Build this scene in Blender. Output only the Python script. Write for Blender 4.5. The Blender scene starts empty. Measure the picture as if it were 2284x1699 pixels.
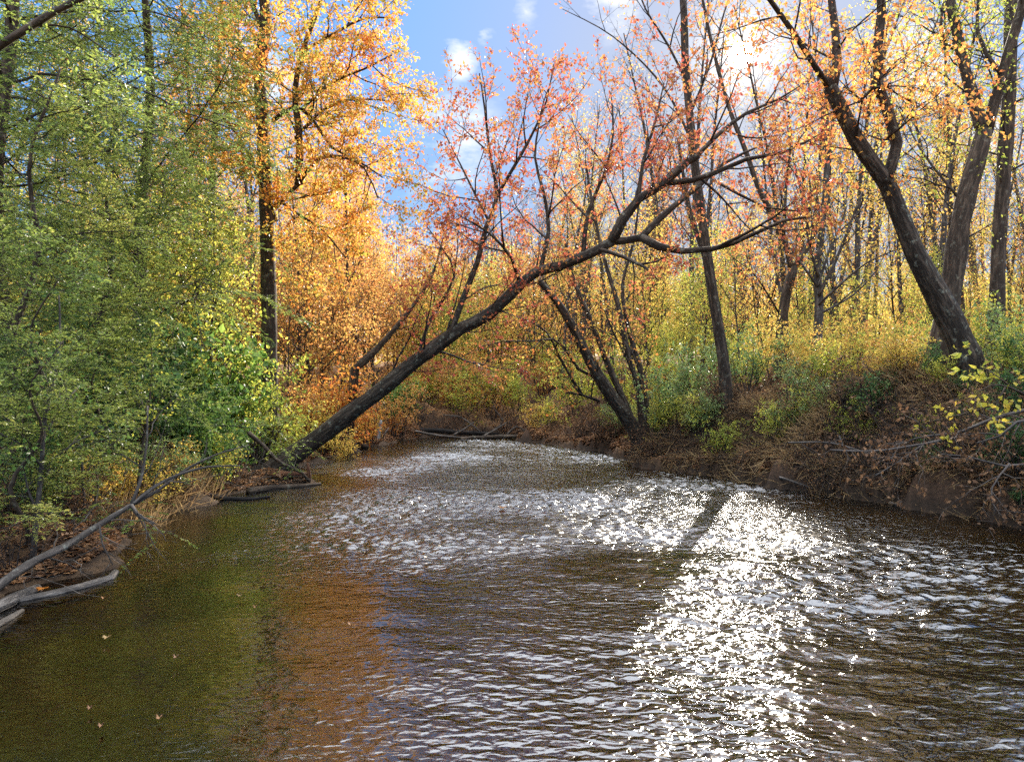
import bpy, math, random
import numpy as np
from mathutils import Vector, Matrix
rad = math.radians
sc = bpy.context.scene
C = sc.collection
# ------------------------------------------------------------------ camera
H = 2.0            # camera height over the water
F = 1500.0         # focal length in pixels of a 2221 px wide picture
cam_d = bpy.data.cameras.new('camera')
cam = bpy.data.objects.new('camera', cam_d); C.objects.link(cam)
cam.location = (0, 0, H); cam.rotation_euler = (rad(90), 0, 0)
cam_d.sensor_width = 36; cam_d.lens = 36*F/2221; cam_d.shift_y = 24/2221
cam_d.clip_start = 0.05; cam_d.clip_end = 3000
sc.camera = cam
# ------------------------------------------------------------------ world, sun, exposure
SUN_AZ, SUN_EL = rad(18.3), rad(24.8)
sdir = Vector((math.sin(SUN_AZ)*math.cos(SUN_EL), math.cos(SUN_AZ)*math.cos(SUN_EL), math.sin(SUN_EL)))
sun_d = bpy.data.lights.new('sun', 'SUN'); sun_d.energy = 5.0; sun_d.angle = rad(0.53); sun_d.color = (1, .9, .76)
sun = bpy.data.objects.new('sun', sun_d); C.objects.link(sun)
sun.rotation_euler = (-sdir).to_track_quat('-Z', 'Y').to_euler(); sun.location = (20, 60, 40)
world = bpy.data.worlds.new('World'); sc.world = world; world.use_nodes = True

def N(t, kind, **kw):
    n = t.nodes.new(kind)
    for k, v in kw.items():
        if k.startswith('i_'):
            n.inputs[k[2:].replace('_', ' ')].default_value = v
        else:
            setattr(n, k, v)
    return n
def math_(t, op, a, b=None, clamp=False):
    n = t.nodes.new('ShaderNodeMath'); n.operation = op; n.use_clamp = clamp
    for i, v in enumerate((a, b)):
        if v is None: continue
        if isinstance(v, (int, float)): n.inputs[i].default_value = v
        else: t.links.new(v, n.inputs[i])
    return n.outputs[0]
def mixc(t, fac, a, b, blend='MIX'):
    n = t.nodes.new('ShaderNodeMix'); n.data_type = 'RGBA'; n.blend_type = blend
    for idx, v in ((0, fac), (6, a), (7, b)):
        if isinstance(v, (int, float)): n.inputs[idx].default_value = v
        elif isinstance(v, tuple): n.inputs[idx].default_value = (*v, 1) if len(v) == 3 else v
        else: t.links.new(v, n.inputs[idx])
    return n.outputs[2]
def ramp(t, fac, stops, interp='LINEAR'):
    n = t.nodes.new('ShaderNodeValToRGB'); cr = n.color_ramp; cr.interpolation = interp
    while len(cr.elements) < len(stops): cr.elements.new(0.5)
    for e, (p, c) in zip(cr.elements, stops):
        e.position = p; e.color = (*c, 1) if len(c) == 3 else c
    if fac is not None: t.links.new(fac, n.inputs[0])
    return n.outputs[0]

SKY_ROLL, SKY_GAIN = 3.0, 9.8
def sky_world():
    t = world.node_tree; t.nodes.clear()
    out = N(t, 'ShaderNodeOutputWorld'); bg = N(t, 'ShaderNodeBackground')
    sky = N(t, 'ShaderNodeTexSky', sky_type='NISHITA', sun_disc=False)
    sky.sun_elevation = SUN_EL; sky.sun_rotation = SUN_AZ
    sky.altitude = 200; sky.air_density = 1.0; sky.dust_density = 0.6; sky.ozone_density = 3.0
    tc = N(t, 'ShaderNodeTexCoord')
    # thin clouds where the photograph has them, each round its own direction
    nz = N(t, 'ShaderNodeTexNoise'); nz.inputs['Scale'].default_value = 9; nz.inputs['Detail'].default_value = 8
    nz.inputs['Roughness'].default_value = .62
    mp = N(t, 'ShaderNodeMapping'); mp.inputs['Scale'].default_value = (1, 1, 2.2)
    t.links.new(tc.outputs['Generated'], mp.inputs['Vector']); t.links.new(mp.outputs[0], nz.inputs['Vector'])
    total = None
    for (px, py, size, amp) in ((1000, 128, .035, 1.0), (1050, 75, .022, .55), (1140, 25, .03, .35), (1990, 150, .07, .9), (1340, 5, .06, .7),
                                (960, 310, .11, .55), (560, 180, .09, .6), (2150, 300, .1, .6)):
        d = Vector(((px-1110.5)/F, 1, (850-py)/F)).normalized()
        vd = N(t, 'ShaderNodeVectorMath', operation='DISTANCE'); vd.inputs[1].default_value = d
        t.links.new(tc.outputs['Generated'], vd.inputs[0])
        m = math_(t, 'SUBTRACT', 1.0, math_(t, 'DIVIDE', vd.outputs['Value'], size), True)
        m = math_(t, 'MULTIPLY', m, amp)
        total = m if total is None else math_(t, 'MAXIMUM', total, m)
    cl = math_(t, 'SUBTRACT', math_(t, 'ADD', nz.outputs['Fac'], math_(t, 'MULTIPLY', total, .45)), .58)
    cl = math_(t, 'MULTIPLY', cl, 4.5, True)
    cl = math_(t, 'MULTIPLY', cl, math_(t, 'MULTIPLY', total, 3.0, True))
    hsv = N(t, 'ShaderNodeHueSaturation'); hsv.inputs['Saturation'].default_value = 1.25
    # the bright band of sky round the sun is held down, as a camera's highlight roll-off does
    lum = N(t, 'ShaderNodeRGBToBW'); t.links.new(sky.outputs[0], lum.inputs[0])
    k = math_(t, 'DIVIDE', 1.0, math_(t, 'ADD', 1.0, math_(t, 'MULTIPLY', lum.outputs[0], SKY_ROLL)))
    kk = N(t, 'ShaderNodeVectorMath', operation='SCALE'); t.links.new(sky.outputs[0], kk.inputs[0]); t.links.new(math_(t, 'MULTIPLY', k, SKY_GAIN), kk.inputs['Scale'])
    t.links.new(kk.outputs[0], hsv.inputs['Color'])
    col = mixc(t, cl, mixc(t, 1.0, hsv.outputs[0], (.90, .97, 1.06), 'MULTIPLY'), (5.2, 5.3, 5.5))
    # unseen bright cloud above the view, added for fill light and silver water reflections
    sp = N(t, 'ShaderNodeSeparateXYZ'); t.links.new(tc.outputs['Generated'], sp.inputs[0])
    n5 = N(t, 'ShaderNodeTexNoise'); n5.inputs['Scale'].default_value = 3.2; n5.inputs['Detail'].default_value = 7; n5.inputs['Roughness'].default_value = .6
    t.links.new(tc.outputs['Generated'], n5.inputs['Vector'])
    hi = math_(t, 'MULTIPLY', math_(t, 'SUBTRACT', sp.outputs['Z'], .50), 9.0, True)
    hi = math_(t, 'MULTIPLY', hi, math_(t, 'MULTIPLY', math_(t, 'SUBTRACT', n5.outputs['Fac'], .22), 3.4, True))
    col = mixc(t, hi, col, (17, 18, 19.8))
    # the sun itself: a small white disc with its aureole
    dt = N(t, 'ShaderNodeVectorMath', operation='DISTANCE'); dt.inputs[1].default_value = sdir
    t.links.new(tc.outputs['Generated'], dt.inputs[0])
    r = dt.outputs['Value']
    disc = math_(t, 'MULTIPLY', math_(t, 'LESS_THAN', r, .015), 400.0)
    glow = math_(t, 'MULTIPLY', math_(t, 'POWER', 2.718, math_(t, 'MULTIPLY', r, -46.0)), 14.0)
    em = math_(t, 'ADD', disc, glow)
    sunc = mixc(t, 1.0, (1, .93, .8), em, 'MULTIPLY')
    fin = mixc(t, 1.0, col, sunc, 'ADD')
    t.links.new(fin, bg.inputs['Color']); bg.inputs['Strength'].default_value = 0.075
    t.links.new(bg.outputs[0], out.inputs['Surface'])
sky_world()
sc.view_settings.view_transform = 'Standard'; sc.view_settings.look = 'None'
sc.view_settings.gamma = 1; sc.view_settings.use_curve_mapping = False
sc.view_settings.exposure = 1.6
cy = sc.cycles
cy.max_bounces = 8; cy.diffuse_bounces = 3; cy.glossy_bounces = 3; cy.transmission_bounces = 4; cy.transparent_max_bounces = 8
cy.caustics_reflective = False; cy.caustics_refractive = False; cy.sample_clamp_indirect = 6.0
cy.use_denoising = False

# ------------------------------------------------------------------ helpers
def P(x, y, D):
    """the point of the place that stands D metres ahead at a pixel of the 2221 px wide photograph"""
    return Vector(((x-1110.5)/F*D, D, H-(y-850)/F*D))
def smooth(a, b, x):
    t = np.clip((x-a)/(b-a), 0, 1); return t*t*(3-2*t)
def tag(o, label=None, cat=None, group=None, kind=None):
    if label: o['label'] = label
    if cat: o['category'] = cat
    if group: o['group'] = group
    if kind: o['kind'] = kind
    return o
def mesh_np(name, V, faces, smooth_=True, mats=(), attr=None, matidx=None):
    """V (n,3), faces: list of arrays (m,k)"""
    me = bpy.data.meshes.new(name)
    V = np.ascontiguousarray(V, dtype=np.float32)
    me.vertices.add(len(V)); me.vertices.foreach_set('co', V.ravel())
    tot = np.concatenate([np.full(len(f), f.shape[1], dtype=np.int32) for f in faces])
    loops = np.concatenate([f.ravel() for f in faces]).astype(np.int32)
    st = np.concatenate(([0], np.cumsum(tot)[:-1])).astype(np.int32)
    me.loops.add(len(loops)); me.loops.foreach_set('vertex_index', loops)
    me.polygons.add(len(tot)); me.polygons.foreach_set('loop_start', st); me.polygons.foreach_set('loop_total', tot)
    me.polygons.foreach_set('use_smooth', np.full(len(tot), smooth_, dtype=bool))
    if attr is not None:
        a = me.attributes.new('bark', 'FLOAT_VECTOR', 'POINT'); a.data.foreach_set('vector', np.ascontiguousarray(attr, dtype=np.float32).ravel())
    for m in mats: me.materials.append(m)
    if matidx is not None: me.polygons.foreach_set('material_index', matidx)
    me.update(calc_edges=True); me.validate()
    return me
def link(name, me, parent=None, loc=None):
    o = bpy.data.objects.new(name, me); C.objects.link(o)
    if parent is not None: o.parent = parent
    if loc is not None: o.location = loc
    return o
def empty(name, loc):
    o = bpy.data.objects.new(name, None); C.objects.link(o); o.location = loc; o.empty_display_size = .3
    return o

class Wood:
    """round tapering limbs, many to a mesh"""
    def __init__(s): s.V = []; s.F = []; s.A = []; s.n = 0
    def tube(s, pts, radii, sides=5, lump=0.0, rng=None):
        p = np.array([tuple(q) for q in pts], dtype=float); r = np.array(radii, dtype=float)
        n = len(p)
        d = np.gradient(p, axis=0); d /= np.linalg.norm(d, axis=1)[:, None]+1e-9
        m = d.mean(0); ref = np.array([0, 0, 1.]) if abs(m[2]) < .8*np.linalg.norm(m)+1e-9 else np.array([0, 1., 0])
        u = np.cross(d, ref); u /= np.linalg.norm(u, axis=1)[:, None]+1e-9
        v = np.cross(d, u)
        a = np.arange(sides)*2*math.pi/sides
        rr = np.repeat(r[:, None], sides, 1)
        if lump and rng is not None:
            rr = rr*(1+lump*(rng.random((n, sides))-.5)+lump*1.2*(rng.random((n, 1))-.5))
        ring = p[:, None, :]+rr[:, :, None]*(np.cos(a)[None, :, None]*u[:, None, :]+np.sin(a)[None, :, None]*v[:, None, :])
        length = np.concatenate(([0], np.cumsum(np.linalg.norm(np.diff(p, axis=0), axis=1))))
        at = np.zeros((n, sides, 3)); at[:, :, 0] = np.cos(a)[None]*r[:, None]; at[:, :, 1] = np.sin(a)[None]*r[:, None]
        at[:, :, 2] = length[:, None]+s.n*.37
        idx = s.n+np.arange(n*sides).reshape(n, sides)
        nx = np.roll(idx, -1, axis=1)
        q = np.stack([idx[:-1], nx[:-1], nx[1:], idx[1:]], -1).reshape(-1, 4)
        s.V.append(ring.reshape(-1, 3)); s.A.append(at.reshape(-1, 3)); s.F.append(q); s.n += n*sides
        # closed tip
        s.V.append(p[-1:]+d[-1:]*r[-1]*.6); s.A.append(at[-1, :1]); tip = s.n; s.n += 1
        tri = np.stack([idx[-1], nx[-1], np.full(sides, tip), np.full(sides, tip)], -1)
        s.F.append(np.stack([idx[-1], nx[-1], np.full(sides, tip)], -1)); del tri
        s.V.append(p[:1]-d[:1]*r[0]*.3); s.A.append(at[0, :1]); bt = s.n; s.n += 1
        s.F.append(np.stack([nx[0], idx[0], np.full(sides, bt)], -1))
    def mesh(s, name, mat, origin=(0, 0, 0)):
        V = np.concatenate(s.V)-np.array(tuple(origin))
        q = [f for f in s.F if f.shape[1] == 4]; t = [f for f in s.F if f.shape[1] == 3]
        return mesh_np(name, V, [np.concatenate(q), np.concatenate(t)], True, [mat], np.concatenate(s.A))

class Leaves:
    def __init__(s): s.c = []; s.a = []; s.s = []
    def add(s, c, a, size): s.c.append(c); s.a.append(a); s.s.append(size)
    def mesh(s, name, mat, rng, origin=(0, 0, 0), width=.62, up=.5, fold=.12):
        c = np.concatenate(s.c)-np.array(tuple(origin)); a = np.concatenate(s.a); sz = np.concatenate(s.s)
        return leaf_mesh(name, mat, rng, c, a, sz, width, up, fold)
def unit(v): return v/(np.linalg.norm(v, axis=-1, keepdims=True)+1e-9)
def leaf_mesh(name, mat, rng, c, a, sz, width=.62, up=.5, fold=.12):
    n = len(c)
    nr = rng.normal(size=(n, 3)); nr[:, 2] += up*2.2
    a = unit(a); b = unit(np.cross(nr, a)); nn = np.cross(a, b)
    s = sz[:, None]
    lift = nn*s*fold*rng.random((n, 1))*1.6
    V = np.empty((n, 4, 3))
    V[:, 0] = c-a*s*.5
    V[:, 1] = c+b*s*width*.5-a*s*.05+lift
    V[:, 2] = c+a*s*.5+nn*s*.1*(rng.random((n, 1))-.7)
    V[:, 3] = c-b*s*width*.5-a*s*.05+lift
    return mesh_np(name, V.reshape(-1, 3), [np.arange(n*4).reshape(n, 4)], False, [mat])

# ------------------------------------------------------------------ materials
def new_mat(name):
    m = bpy.data.materials.new(name); m.use_nodes = True; t = m.node_tree; t.nodes.clear()
    return m, t, N(t, 'ShaderNodeOutputMaterial')
def leaf_mat(name, stops, trans=.55, rough=.45, spec=.35, clump=.35, back=1.25, dark=None):
    """leaves: every leaf its own colour out of the ramp, whole sprays shifted together by a slow noise"""
    m, t, out = new_mat(name)
    geo = N(t, 'ShaderNodeNewGeometry'); tc = N(t, 'ShaderNodeTexCoord')
    nz = N(t, 'ShaderNodeTexNoise'); nz.inputs['Scale'].default_value = .75; nz.inputs['Detail'].default_value = 2
    oi = N(t, 'ShaderNodeObjectInfo')
    va = N(t, 'ShaderNodeVectorMath', operation='ADD')
    sc_ = math_(t, 'MULTIPLY', oi.outputs['Random'], 40.0)
    t.links.new(tc.outputs['Object'], va.inputs[0]); t.links.new(sc_, va.inputs[1]); t.links.new(va.outputs[0], nz.inputs['Vector'])
    f = math_(t, 'ADD', math_(t, 'MULTIPLY', geo.outputs['Random Per Island'], 1-clump),
              math_(t, 'MULTIPLY', math_(t, 'MULTIPLY', math_(t, 'SUBTRACT', nz.outputs['Fac'], .28), 2.2, True), clump))
    f = math_(t, 'ADD', f, math_(t, 'MULTIPLY', math_(t, 'SUBTRACT', oi.outputs['Random'], .5), .2), True)
    col = ramp(t, f, stops)
    tint = N(t, 'ShaderNodeHueSaturation'); tint.inputs['Saturation'].default_value = .97; tint.inputs['Value'].default_value = back
    t.links.new(col, tint.inputs['Color'])
    bs = N(t, 'ShaderNodeBsdfPrincipled'); bs.inputs['Roughness'].default_value = rough
    bs.inputs['Specular IOR Level'].default_value = spec
    tr = N(t, 'ShaderNodeBsdfTranslucent'); mx = N(t, 'ShaderNodeMixShader'); mx.inputs[0].default_value = trans
    t.links.new(col, bs.inputs['Base Color']); t.links.new(tint.outputs[0], tr.inputs['Color'])
    t.links.new(bs.outputs[0], mx.inputs[1]); t.links.new(tr.outputs[0], mx.inputs[2]); t.links.new(mx.outputs[0], out.inputs[0])
    return m
def bark_mat(name, c0, c1, lichen=None, scale=1.0, bump=.6):
    m, t, out = new_mat(name)
    at = N(t, 'ShaderNodeAttribute', attribute_name='bark')
    mp = N(t, 'ShaderNodeMapping'); mp.inputs['Scale'].default_value = (1, 1, .16)
    t.links.new(at.outputs['Vector'], mp.inputs['Vector'])
    n1 = N(t, 'ShaderNodeTexNoise'); n1.inputs['Scale'].default_value = 17*scale; n1.inputs['Detail'].default_value = 6; n1.inputs['Roughness'].default_value = .65
    t.links.new(mp.outputs[0], n1.inputs['Vector'])
    n2 = N(t, 'ShaderNodeTexNoise'); n2.inputs['Scale'].default_value = 3.2; n2.inputs['Detail'].default_value = 5
    t.links.new(at.outputs['Vector'], n2.inputs['Vector'])
    col = ramp(t, n1.outputs['Fac'], [(.38, tuple(x*.6 for x in c0)), (.5, c0), (.64, c1)])
    col = mixc(t, math_(t, 'MULTIPLY', n2.outputs['Fac'], .6), col, tuple(x*.55 for x in c0))
    if lichen:
        n3 = N(t, 'ShaderNodeTexNoise'); n3.inputs['Scale'].default_value = 9; n3.inputs['Detail'].default_value = 7; n3.inputs['Roughness'].default_value = .7
        t.links.new(at.outputs['Vector'], n3.inputs['Vector'])
        f = math_(t, 'MULTIPLY', math_(t, 'SUBTRACT', n3.outputs['Fac'], .56), 9.0, True)
        col = mixc(t, math_(t, 'MULTIPLY', f, .9), col, lichen)
    bs = N(t, 'ShaderNodeBsdfPrincipled'); bs.inputs['Roughness'].default_value = .85; bs.inputs['Specular IOR Level'].default_value = .25
    bp = N(t, 'ShaderNodeBump'); bp.inputs['Strength'].default_value = bump; bp.inputs['Distance'].default_value = .06
    t.links.new(n1.outputs['Fac'], bp.inputs['Height']); t.links.new(bp.outputs[0], bs.inputs['Normal'])
    t.links.new(col, bs.inputs['Base Color']); t.links.new(bs.outputs[0], out.inputs[0])
    return m
M = {}
M['orange'] = leaf_mat('orange_maple_leaf', [(0, (.20, .24, .04)), (.25, (.54, .36, .05)), (.5, (.64, .30, .045)), (.75, (.60, .19, .035)), (1, (.48, .09, .03))], .6)
M['red'] = leaf_mat('red_maple_leaf', [(0, (.36, .27, .06)), (.3, (.46, .22, .055)), (.6, (.42, .125, .05)), (.85, (.38, .075, .05)), (1, (.28, .06, .055))], .55)
M['rust'] = leaf_mat('rust_leaf', [(0, (.42, .38, .06)), (.3, (.62, .38, .07)), (.6, (.66, .24, .05)), (1, (.45, .12, .04))], .6)
M['gold'] = leaf_mat('golden_leaf', [(0, (.24, .26, .05)), (.3, (.54, .43, .075)), (.62, (.62, .42, .075)), (.84, (.54, .29, .065)), (1, (.32, .18, .07))], .58, back=1.4)
M['peach'] = leaf_mat('peach_leaf', [(0, (.28, .25, .06)), (.3, (.52, .32, .07)), (.6, (.58, .28, .07)), (1, (.46, .15, .05))], .6)
M['lime'] = leaf_mat('yellow_green_leaf', [(0, (.13, .21, .04)), (.4, (.32, .36, .05)), (.75, (.54, .49, .07)), (1, (.62, .45, .08))], .58, back=1.4)
M['green'] = leaf_mat('green_leaf', [(0, (.06, .13, .03)), (.5, (.14, .26, .05)), (.85, (.28, .40, .07)), (1, (.48, .46, .10))], .5, .42, .5)
M['laurel'] = leaf_mat('glossy_dark_leaf', [(0, (.04, .09, .03)), (.6, (.09, .18, .05)), (1, (.22, .30, .08))], .42, .55, .35)
M['privet'] = leaf_mat('pale_green_leaf', [(0, (.08, .16, .05)), (.5, (.18, .28, .08)), (.85, (.34, .38, .12)), (1, (.55, .45, .14))], .5, .3, .55)
M['needle'] = leaf_mat('hemlock_needle', [(0, (.06, .11, .03)), (.4, (.15, .22, .045)), (.8, (.34, .38, .07)), (1, (.46, .40, .10))], .5, .4, .4, .6)
M['dry'] = leaf_mat('dry_leaf', [(0, (.07, .04, .022)), (.5, (.17, .09, .045)), (.85, (.30, .16, .07)), (1, (.42, .25, .09))], .35, .6, .2)
M['bigyellow'] = leaf_mat('yellow_heart_leaf', [(0, (.28, .34, .05)), (.5, (.55, .48, .05)), (1, (.68, .42, .05))], .55)
M['litter'] = leaf_mat('litter_leaf', [(0, (.08, .045, .03)), (.4, (.20, .11, .06)), (.75, (.40, .20, .08)), (1, (.55, .34, .16))], .2, .6, .25)
M['straw'] = leaf_mat('dry_grass_blade', [(0, (.16, .10, .05)), (.5, (.34, .22, .10)), (1, (.50, .36, .16))], .4, .6, .2)
B = {}
B['dark'] = bark_mat('dark_bark', (.055, .040, .028), (.18, .132, .092), (.27, .27, .20), 1.0, 1.0)
B['grey'] = bark_mat('grey_bark', (.07, .058, .048), (.20, .165, .135), (.24, .25, .20))
B['brown'] = bark_mat('brown_bark', (.06, .042, .028), (.17, .12, .08), (.20, .18, .13))
B['pale'] = bark_mat('pale_bark', (.12, .10, .085), (.30, .26, .22))
B['twig'] = bark_mat('twig_bark', (.05, .038, .032), (.13, .10, .085), None, .6, .2)
B['drift'] = bark_mat('weathered_wood', (.10, .085, .07), (.36, .31, .26), None, .8, .8)
B['wet'] = bark_mat('wet_dark_wood', (.018, .015, .013), (.06, .05, .042))
B['bleached'] = bark_mat('bleached_wood', (.30, .29, .27), (.58, .56, .52))
B['rot'] = bark_mat('rotten_red_wood', (.10, .04, .02), (.34, .16, .07))

# ------------------------------------------------------------------ the ground
EDGE_Y = np.array([-30, 0, 4, 6.2, 8.1, 9.6, 11.3, 14, 15.2, 15.8, 16.6, 18, 20, 25, 29, 32, 34, 60, 400])
EDGE_L = np.array([-4.2, -4.3, -4.5, -4.7, -4.75, -5.3, -5.8, -5.2, -4.4, -5.4, -6.2, -6.0, -5.5, -5.2, -4.4, -3.4, -2.0, -2.0, -2.0])
EDGE_RY = np.array([-30, 6, 10, 11.3, 12.8, 15, 17.1, 18.75, 20, 22, 25, 28, 31, 34, 60, 400])
EDGE_R = np.array([9.0, 8.2, 7.5, 7.4, 6.3, 5.4, 4.4, 3.3, 3.4, 3.3, 2.0, .5, -.4, -2.0, -2.0, -2.0])
RBH_Y = np.array([-30, 10, 13, 18, 22, 28, 34, 400]); RBH = np.array([2.4, 2.35, 2.45, 1.35, 1.3, 1.0, .9, .9])
_g = np.random.default_rng(5)
_W = [( _g.normal(size=2)*k, _g.random()*6.28, a) for k, a in ((.5, .16), (.5, .16), (.9, .10), (1.1, .09), (1.9, .055), (2.3, .05), (3.7, .03), (4.1, .03), (6.5, .018), (7, .018), (9, .012))]
def wob(x, y):
    z = 0
    for k, ph, a in _W: z = z+a*np.sin(x*k[0]+y*k[1]+ph)
    return z
def gz(x, y):
    x = np.asarray(x, float); y = np.asarray(y, float)
    xl = np.interp(y, EDGE_Y, EDGE_L)+.22*np.sin(y*1.7)+.12*np.sin(y*4.1+1); xr = np.interp(y, EDGE_RY, EDGE_R)+.2*np.sin(y*1.9+2)+.13*np.sin(y*4.7)+.07*np.sin(y*10.3+1)
    dl = xl-x; dr = x-xr
    far = np.clip(y-31.5, 0, None)*.8
    dl2 = np.maximum(dl, np.where(dl > dr, far, -9)); dr2 = np.maximum(dr, np.where(dr >= dl, far, -9))
    hr = np.interp(y, RBH_Y, RBH)
    left = .12*smooth(0, .3, dl2)+.55*smooth(.2, 1.6, dl2)+.75*smooth(1.2, 4.5, dl2)+.6*smooth(4, 14, dl2)
    right = hr*(.28*smooth(0, .25, dr2)+.72*smooth(.35, 2.0, dr2))+(2.7-hr)*smooth(1.8, 5.5, dr2)
    d = np.maximum(dl2, dr2)
    land = np.where(dl2 > dr2, left, right)
    inside = np.minimum(-dl, -dr)
    bed = -np.clip(.04+.16*inside, 0, .75)
    z = np.where(d > 0, land+wob(x, y)*smooth(0, 1.5, d)*.8+wob(x*3+5, y*3)*.55*smooth(.05, .5, d)*(1-smooth(2.5, 4, d)), bed+wob(x*2, y*2)*.12*smooth(0, 1, inside))
    z = np.where(z > .08, .08+(z-.08)*(1-.85*np.exp(-((x+5.9)**2/1.7+(y-15.6)**2/1.4))), z)
    z = z+smooth(24, 60, y)*2.2*smooth(1, 6, d)+smooth(60, 200, y)*9*smooth(1, 6, d)
    return z
def g1(x, y): return float(gz(x, y))
def axis_(a, b, step, far):
    mid = np.arange(a, b+1e-6, step)
    out = []; s = step; v = b
    while v < far: s *= 1.22; v += s; out.append(v)
    lo = []; s = step; v = a
    while v > -far: s *= 1.22; v -= s; lo.append(v)
    return np.array(lo[::-1]+list(mid)+out)
def ground():
    xs = axis_(-16, 16, .16, 500); ys = axis_(-3, 36, .16, 900)
    X, Y = np.meshgrid(xs, ys); Z = gz(X, Y)
    nx, ny = len(xs), len(ys); idx = np.arange(nx*ny).reshape(ny, nx)
    q = np.stack([idx[:-1, :-1], idx[:-1, 1:], idx[1:, 1:], idx[1:, :-1]], -1).reshape(-1, 4)
    m, t, out = new_mat('forest_floor')
    tc = N(t, 'ShaderNodeTexCoord'); geo = N(t, 'ShaderNodeNewGeometry')
    n1 = N(t, 'ShaderNodeTexNoise'); n1.inputs['Scale'].default_value = 14; n1.inputs['Detail'].default_value = 8; n1.inputs['Roughness'].default_value = .7
    n2 = N(t, 'ShaderNodeTexNoise'); n2.inputs['Scale'].default_value = 1.3; n2.inputs['Detail'].default_value = 4
    vo = N(t, 'ShaderNodeTexVoronoi'); vo.inputs['Scale'].default_value = 17
    for n in (n1, n2, vo): t.links.new(tc.outputs['Object'], n.inputs['Vector'])
    soil = ramp(t, n1.outputs['Fac'], [(.3, (.028, .018, .012)), (.55, (.085, .05, .03)), (.75, (.15, .09, .052))])
    leafc = ramp(t, math_(t, 'MULTIPLY', vo.outputs['Color'], 1.0), [(0, (.10, .055, .03)), (.45, (.24, .13, .06)), (.8, (.38, .21, .09)), (1, (.5, .34, .15))])
    sep = N(t, 'ShaderNodeSeparateXYZ'); t.links.new(geo.outputs['Normal'], sep.inputs[0])
    flat = math_(t, 'MULTIPLY', math_(t, 'SUBTRACT', sep.outputs['Z'], .72), 6.0, True)
    col = mixc(t, math_(t, 'MULTIPLY', flat, .8), soil, leafc)
    # the stream bed: sand, silt and pebbles, under the water level
    pos = N(t, 'ShaderNodeSeparateXYZ'); t.links.new(geo.outputs['Position'], pos.inputs[0])
    under = math_(t, 'MULTIPLY', math_(t, 'SUBTRACT', -.02, pos.outputs['Z']), 14.0, True)
    vp = N(t, 'ShaderNodeTexVoronoi'); vp.inputs['Scale'].default_value = 7.5; t.links.new(tc.outputs['Object'], vp.inputs['Vector'])
    peb = ramp(t, vp.outputs['Color'], [(0, (.09, .065, .03)), (.4, (.20, .14, .06)), (.75, (.30, .22, .09)), (1, (.40, .33, .2))])
    sand = ramp(t, n2.outputs['Fac'], [(.32, (.14, .12, .035)), (.48, (.34, .25, .08)), (.66, (.50, .33, .12))])
    bed = mixc(t, .45, sand, peb)
    bed = mixc(t, math_(t, 'MULTIPLY', n1.outputs['Fac'], .5), bed, (.05, .04, .018))
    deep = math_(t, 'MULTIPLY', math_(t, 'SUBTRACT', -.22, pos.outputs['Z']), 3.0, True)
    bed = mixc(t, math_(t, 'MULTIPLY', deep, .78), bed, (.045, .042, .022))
    wet = math_(t, 'MULTIPLY', math_(t, 'SUBTRACT', .42, pos.outputs['Z']), 3.4, True)
    col = mixc(t, math_(t, 'MULTIPLY', wet, .8), col, (.022, .016, .011))
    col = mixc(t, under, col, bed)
    bs = N(t, 'ShaderNodeBsdfPrincipled'); bs.inputs['Roughness'].default_value = .9; bs.inputs['Specular IOR Level'].default_value = .2
    bp = N(t, 'ShaderNodeBump'); bp.inputs['Strength'].default_value = .8; bp.inputs['Distance'].default_value = .05
    t.links.new(n1.outputs['Fac'], bp.inputs['Height']); t.links.new(bp.outputs[0], bs.inputs['Normal'])
    t.links.new(col, bs.inputs['Base Color']); t.links.new(bs.outputs[0], out.inputs[0])
    me = mesh_np('ground', np.stack([X, Y, Z], -1).reshape(-1, 3), [q], True, [m])
    tag(link('ground', me), 'leaf strewn earth banks and stony bed of the creek', 'ground', kind='structure')
ground()

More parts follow.
